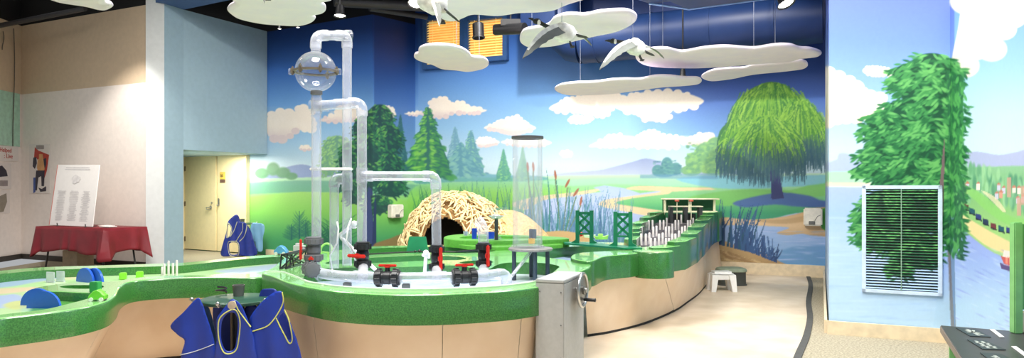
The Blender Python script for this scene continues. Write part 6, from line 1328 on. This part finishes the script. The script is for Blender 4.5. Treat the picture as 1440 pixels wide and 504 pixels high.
mb = MB(); mb.bbox(A(718, 33, 9.6), (.28, .14, .1), .01); obj('ballast', mb, m_can, t); mb = MB(); mb.tube([A(718, 30, 9.6), Vector((A(718, 30, 9.6).x, 9.6, ZC))], .012, 8); obj('stem', mb, m_can, t)
# ---------------------------------------------------------------- light, camera
def area(p, tgt, size, e, col=(1, .97, .93), sy=None, spread=2.6):
    l = bpy.data.lights.new('area_light', 'AREA'); l.energy = e; l.color = col; l.spread = spread
    l.shape = 'RECTANGLE' if sy else 'DISK'; l.size = size
    if sy: l.size_y = sy
    o = bpy.data.objects.new('area_light', l); C.objects.link(o); o.location = p
    o.rotation_euler = (Vector(tgt)-Vector(p)).to_track_quat('-Z', 'Y').to_euler(); return o
def spot(p, tgt, e, ang, blend=.6, col=(1, .95, .88), r=.06):
    l = bpy.data.lights.new('spot_light', 'SPOT'); l.energy = e; l.color = col; l.spot_size = math.radians(ang); l.spot_blend = blend; l.shadow_soft_size = r
    o = bpy.data.objects.new('spot_light', l); C.objects.link(o); o.location = p
    o.rotation_euler = (Vector(tgt)-Vector(p)).to_track_quat('-Z', 'Y').to_euler(); return o
area((-1, 3.5, 5.3), (-1, 5, 0), 2.2, 330); area((2.2, 5, 5.3), (2.2, 7, 0), 1.8, 170); area((0.5, 8.2, 5.3), (.5, 8.8, 0), 1.8, 260)
area((-4.5, 7, 5.3), (-4.5, 9, 0), 1.8, 170)
spot((-3.6, 8.6, 5.2), fl(320, 13.4, 2.6), 260, 60, .9)
# wall washers
spot((0.2, 9.6, 5.2), ob(760, 1.6), 420, 95); spot((2.4, 8.4, 5.2), ob(950, 1.6), 350, 95); spot((3.8, 7.6, 5.0), ob(1090, 1.4), 200, 80)
spot((-2.6, 10.2, 5.0), fl(450, YA(450), 1.3), 430, 80); spot((2.6, 3.2, 5.0), op(1270, 1.5), 170, 85); spot((.9, 2.4, 4.9), (3.7, 5.2, 1.4), 40, 85)
spot((-6.4, 10.4, 4.5), fl(178, 12.3, 1.9), 420, 58, .8); spot((2.9, 6.9, 5.0), (2.6, 7.3, 0), 50, 60, .7)
area((-6.0, 14.05, 2.105), (-6.0, 14.05, 0), .5, 48, (1, .92, .78), spread=3.1); spot((-3.0, 8.6, 5.0), fl(345, 13.6, .8), 160, 60)  # area light: unseen, added under the soffit to brighten the doors
w = bpy.data.worlds.new('World'); bpy.context.scene.world = w; w.use_nodes = True
w.node_tree.nodes['Background'].inputs[0].default_value = (.95, .97, 1, 1); w.node_tree.nodes['Background'].inputs[1].default_value = .42
cam = bpy.data.cameras.new('camera'); co = bpy.data.objects.new('camera', cam); C.objects.link(co)
cam.sensor_width = 36; cam.lens = F/1440*36; cam.shift_y = (HY-252)/1440; cam.clip_start = .05
co.location = (0, 0, H); co.rotation_euler = (PI/2, 0, 0)
sc = bpy.context.scene; sc.camera = co
sc.view_settings.view_transform = 'Standard'; sc.view_settings.look = 'None'; sc.view_settings.gamma = 1; sc.view_settings.use_curve_mapping = False
sc.view_settings.exposure = 0.08
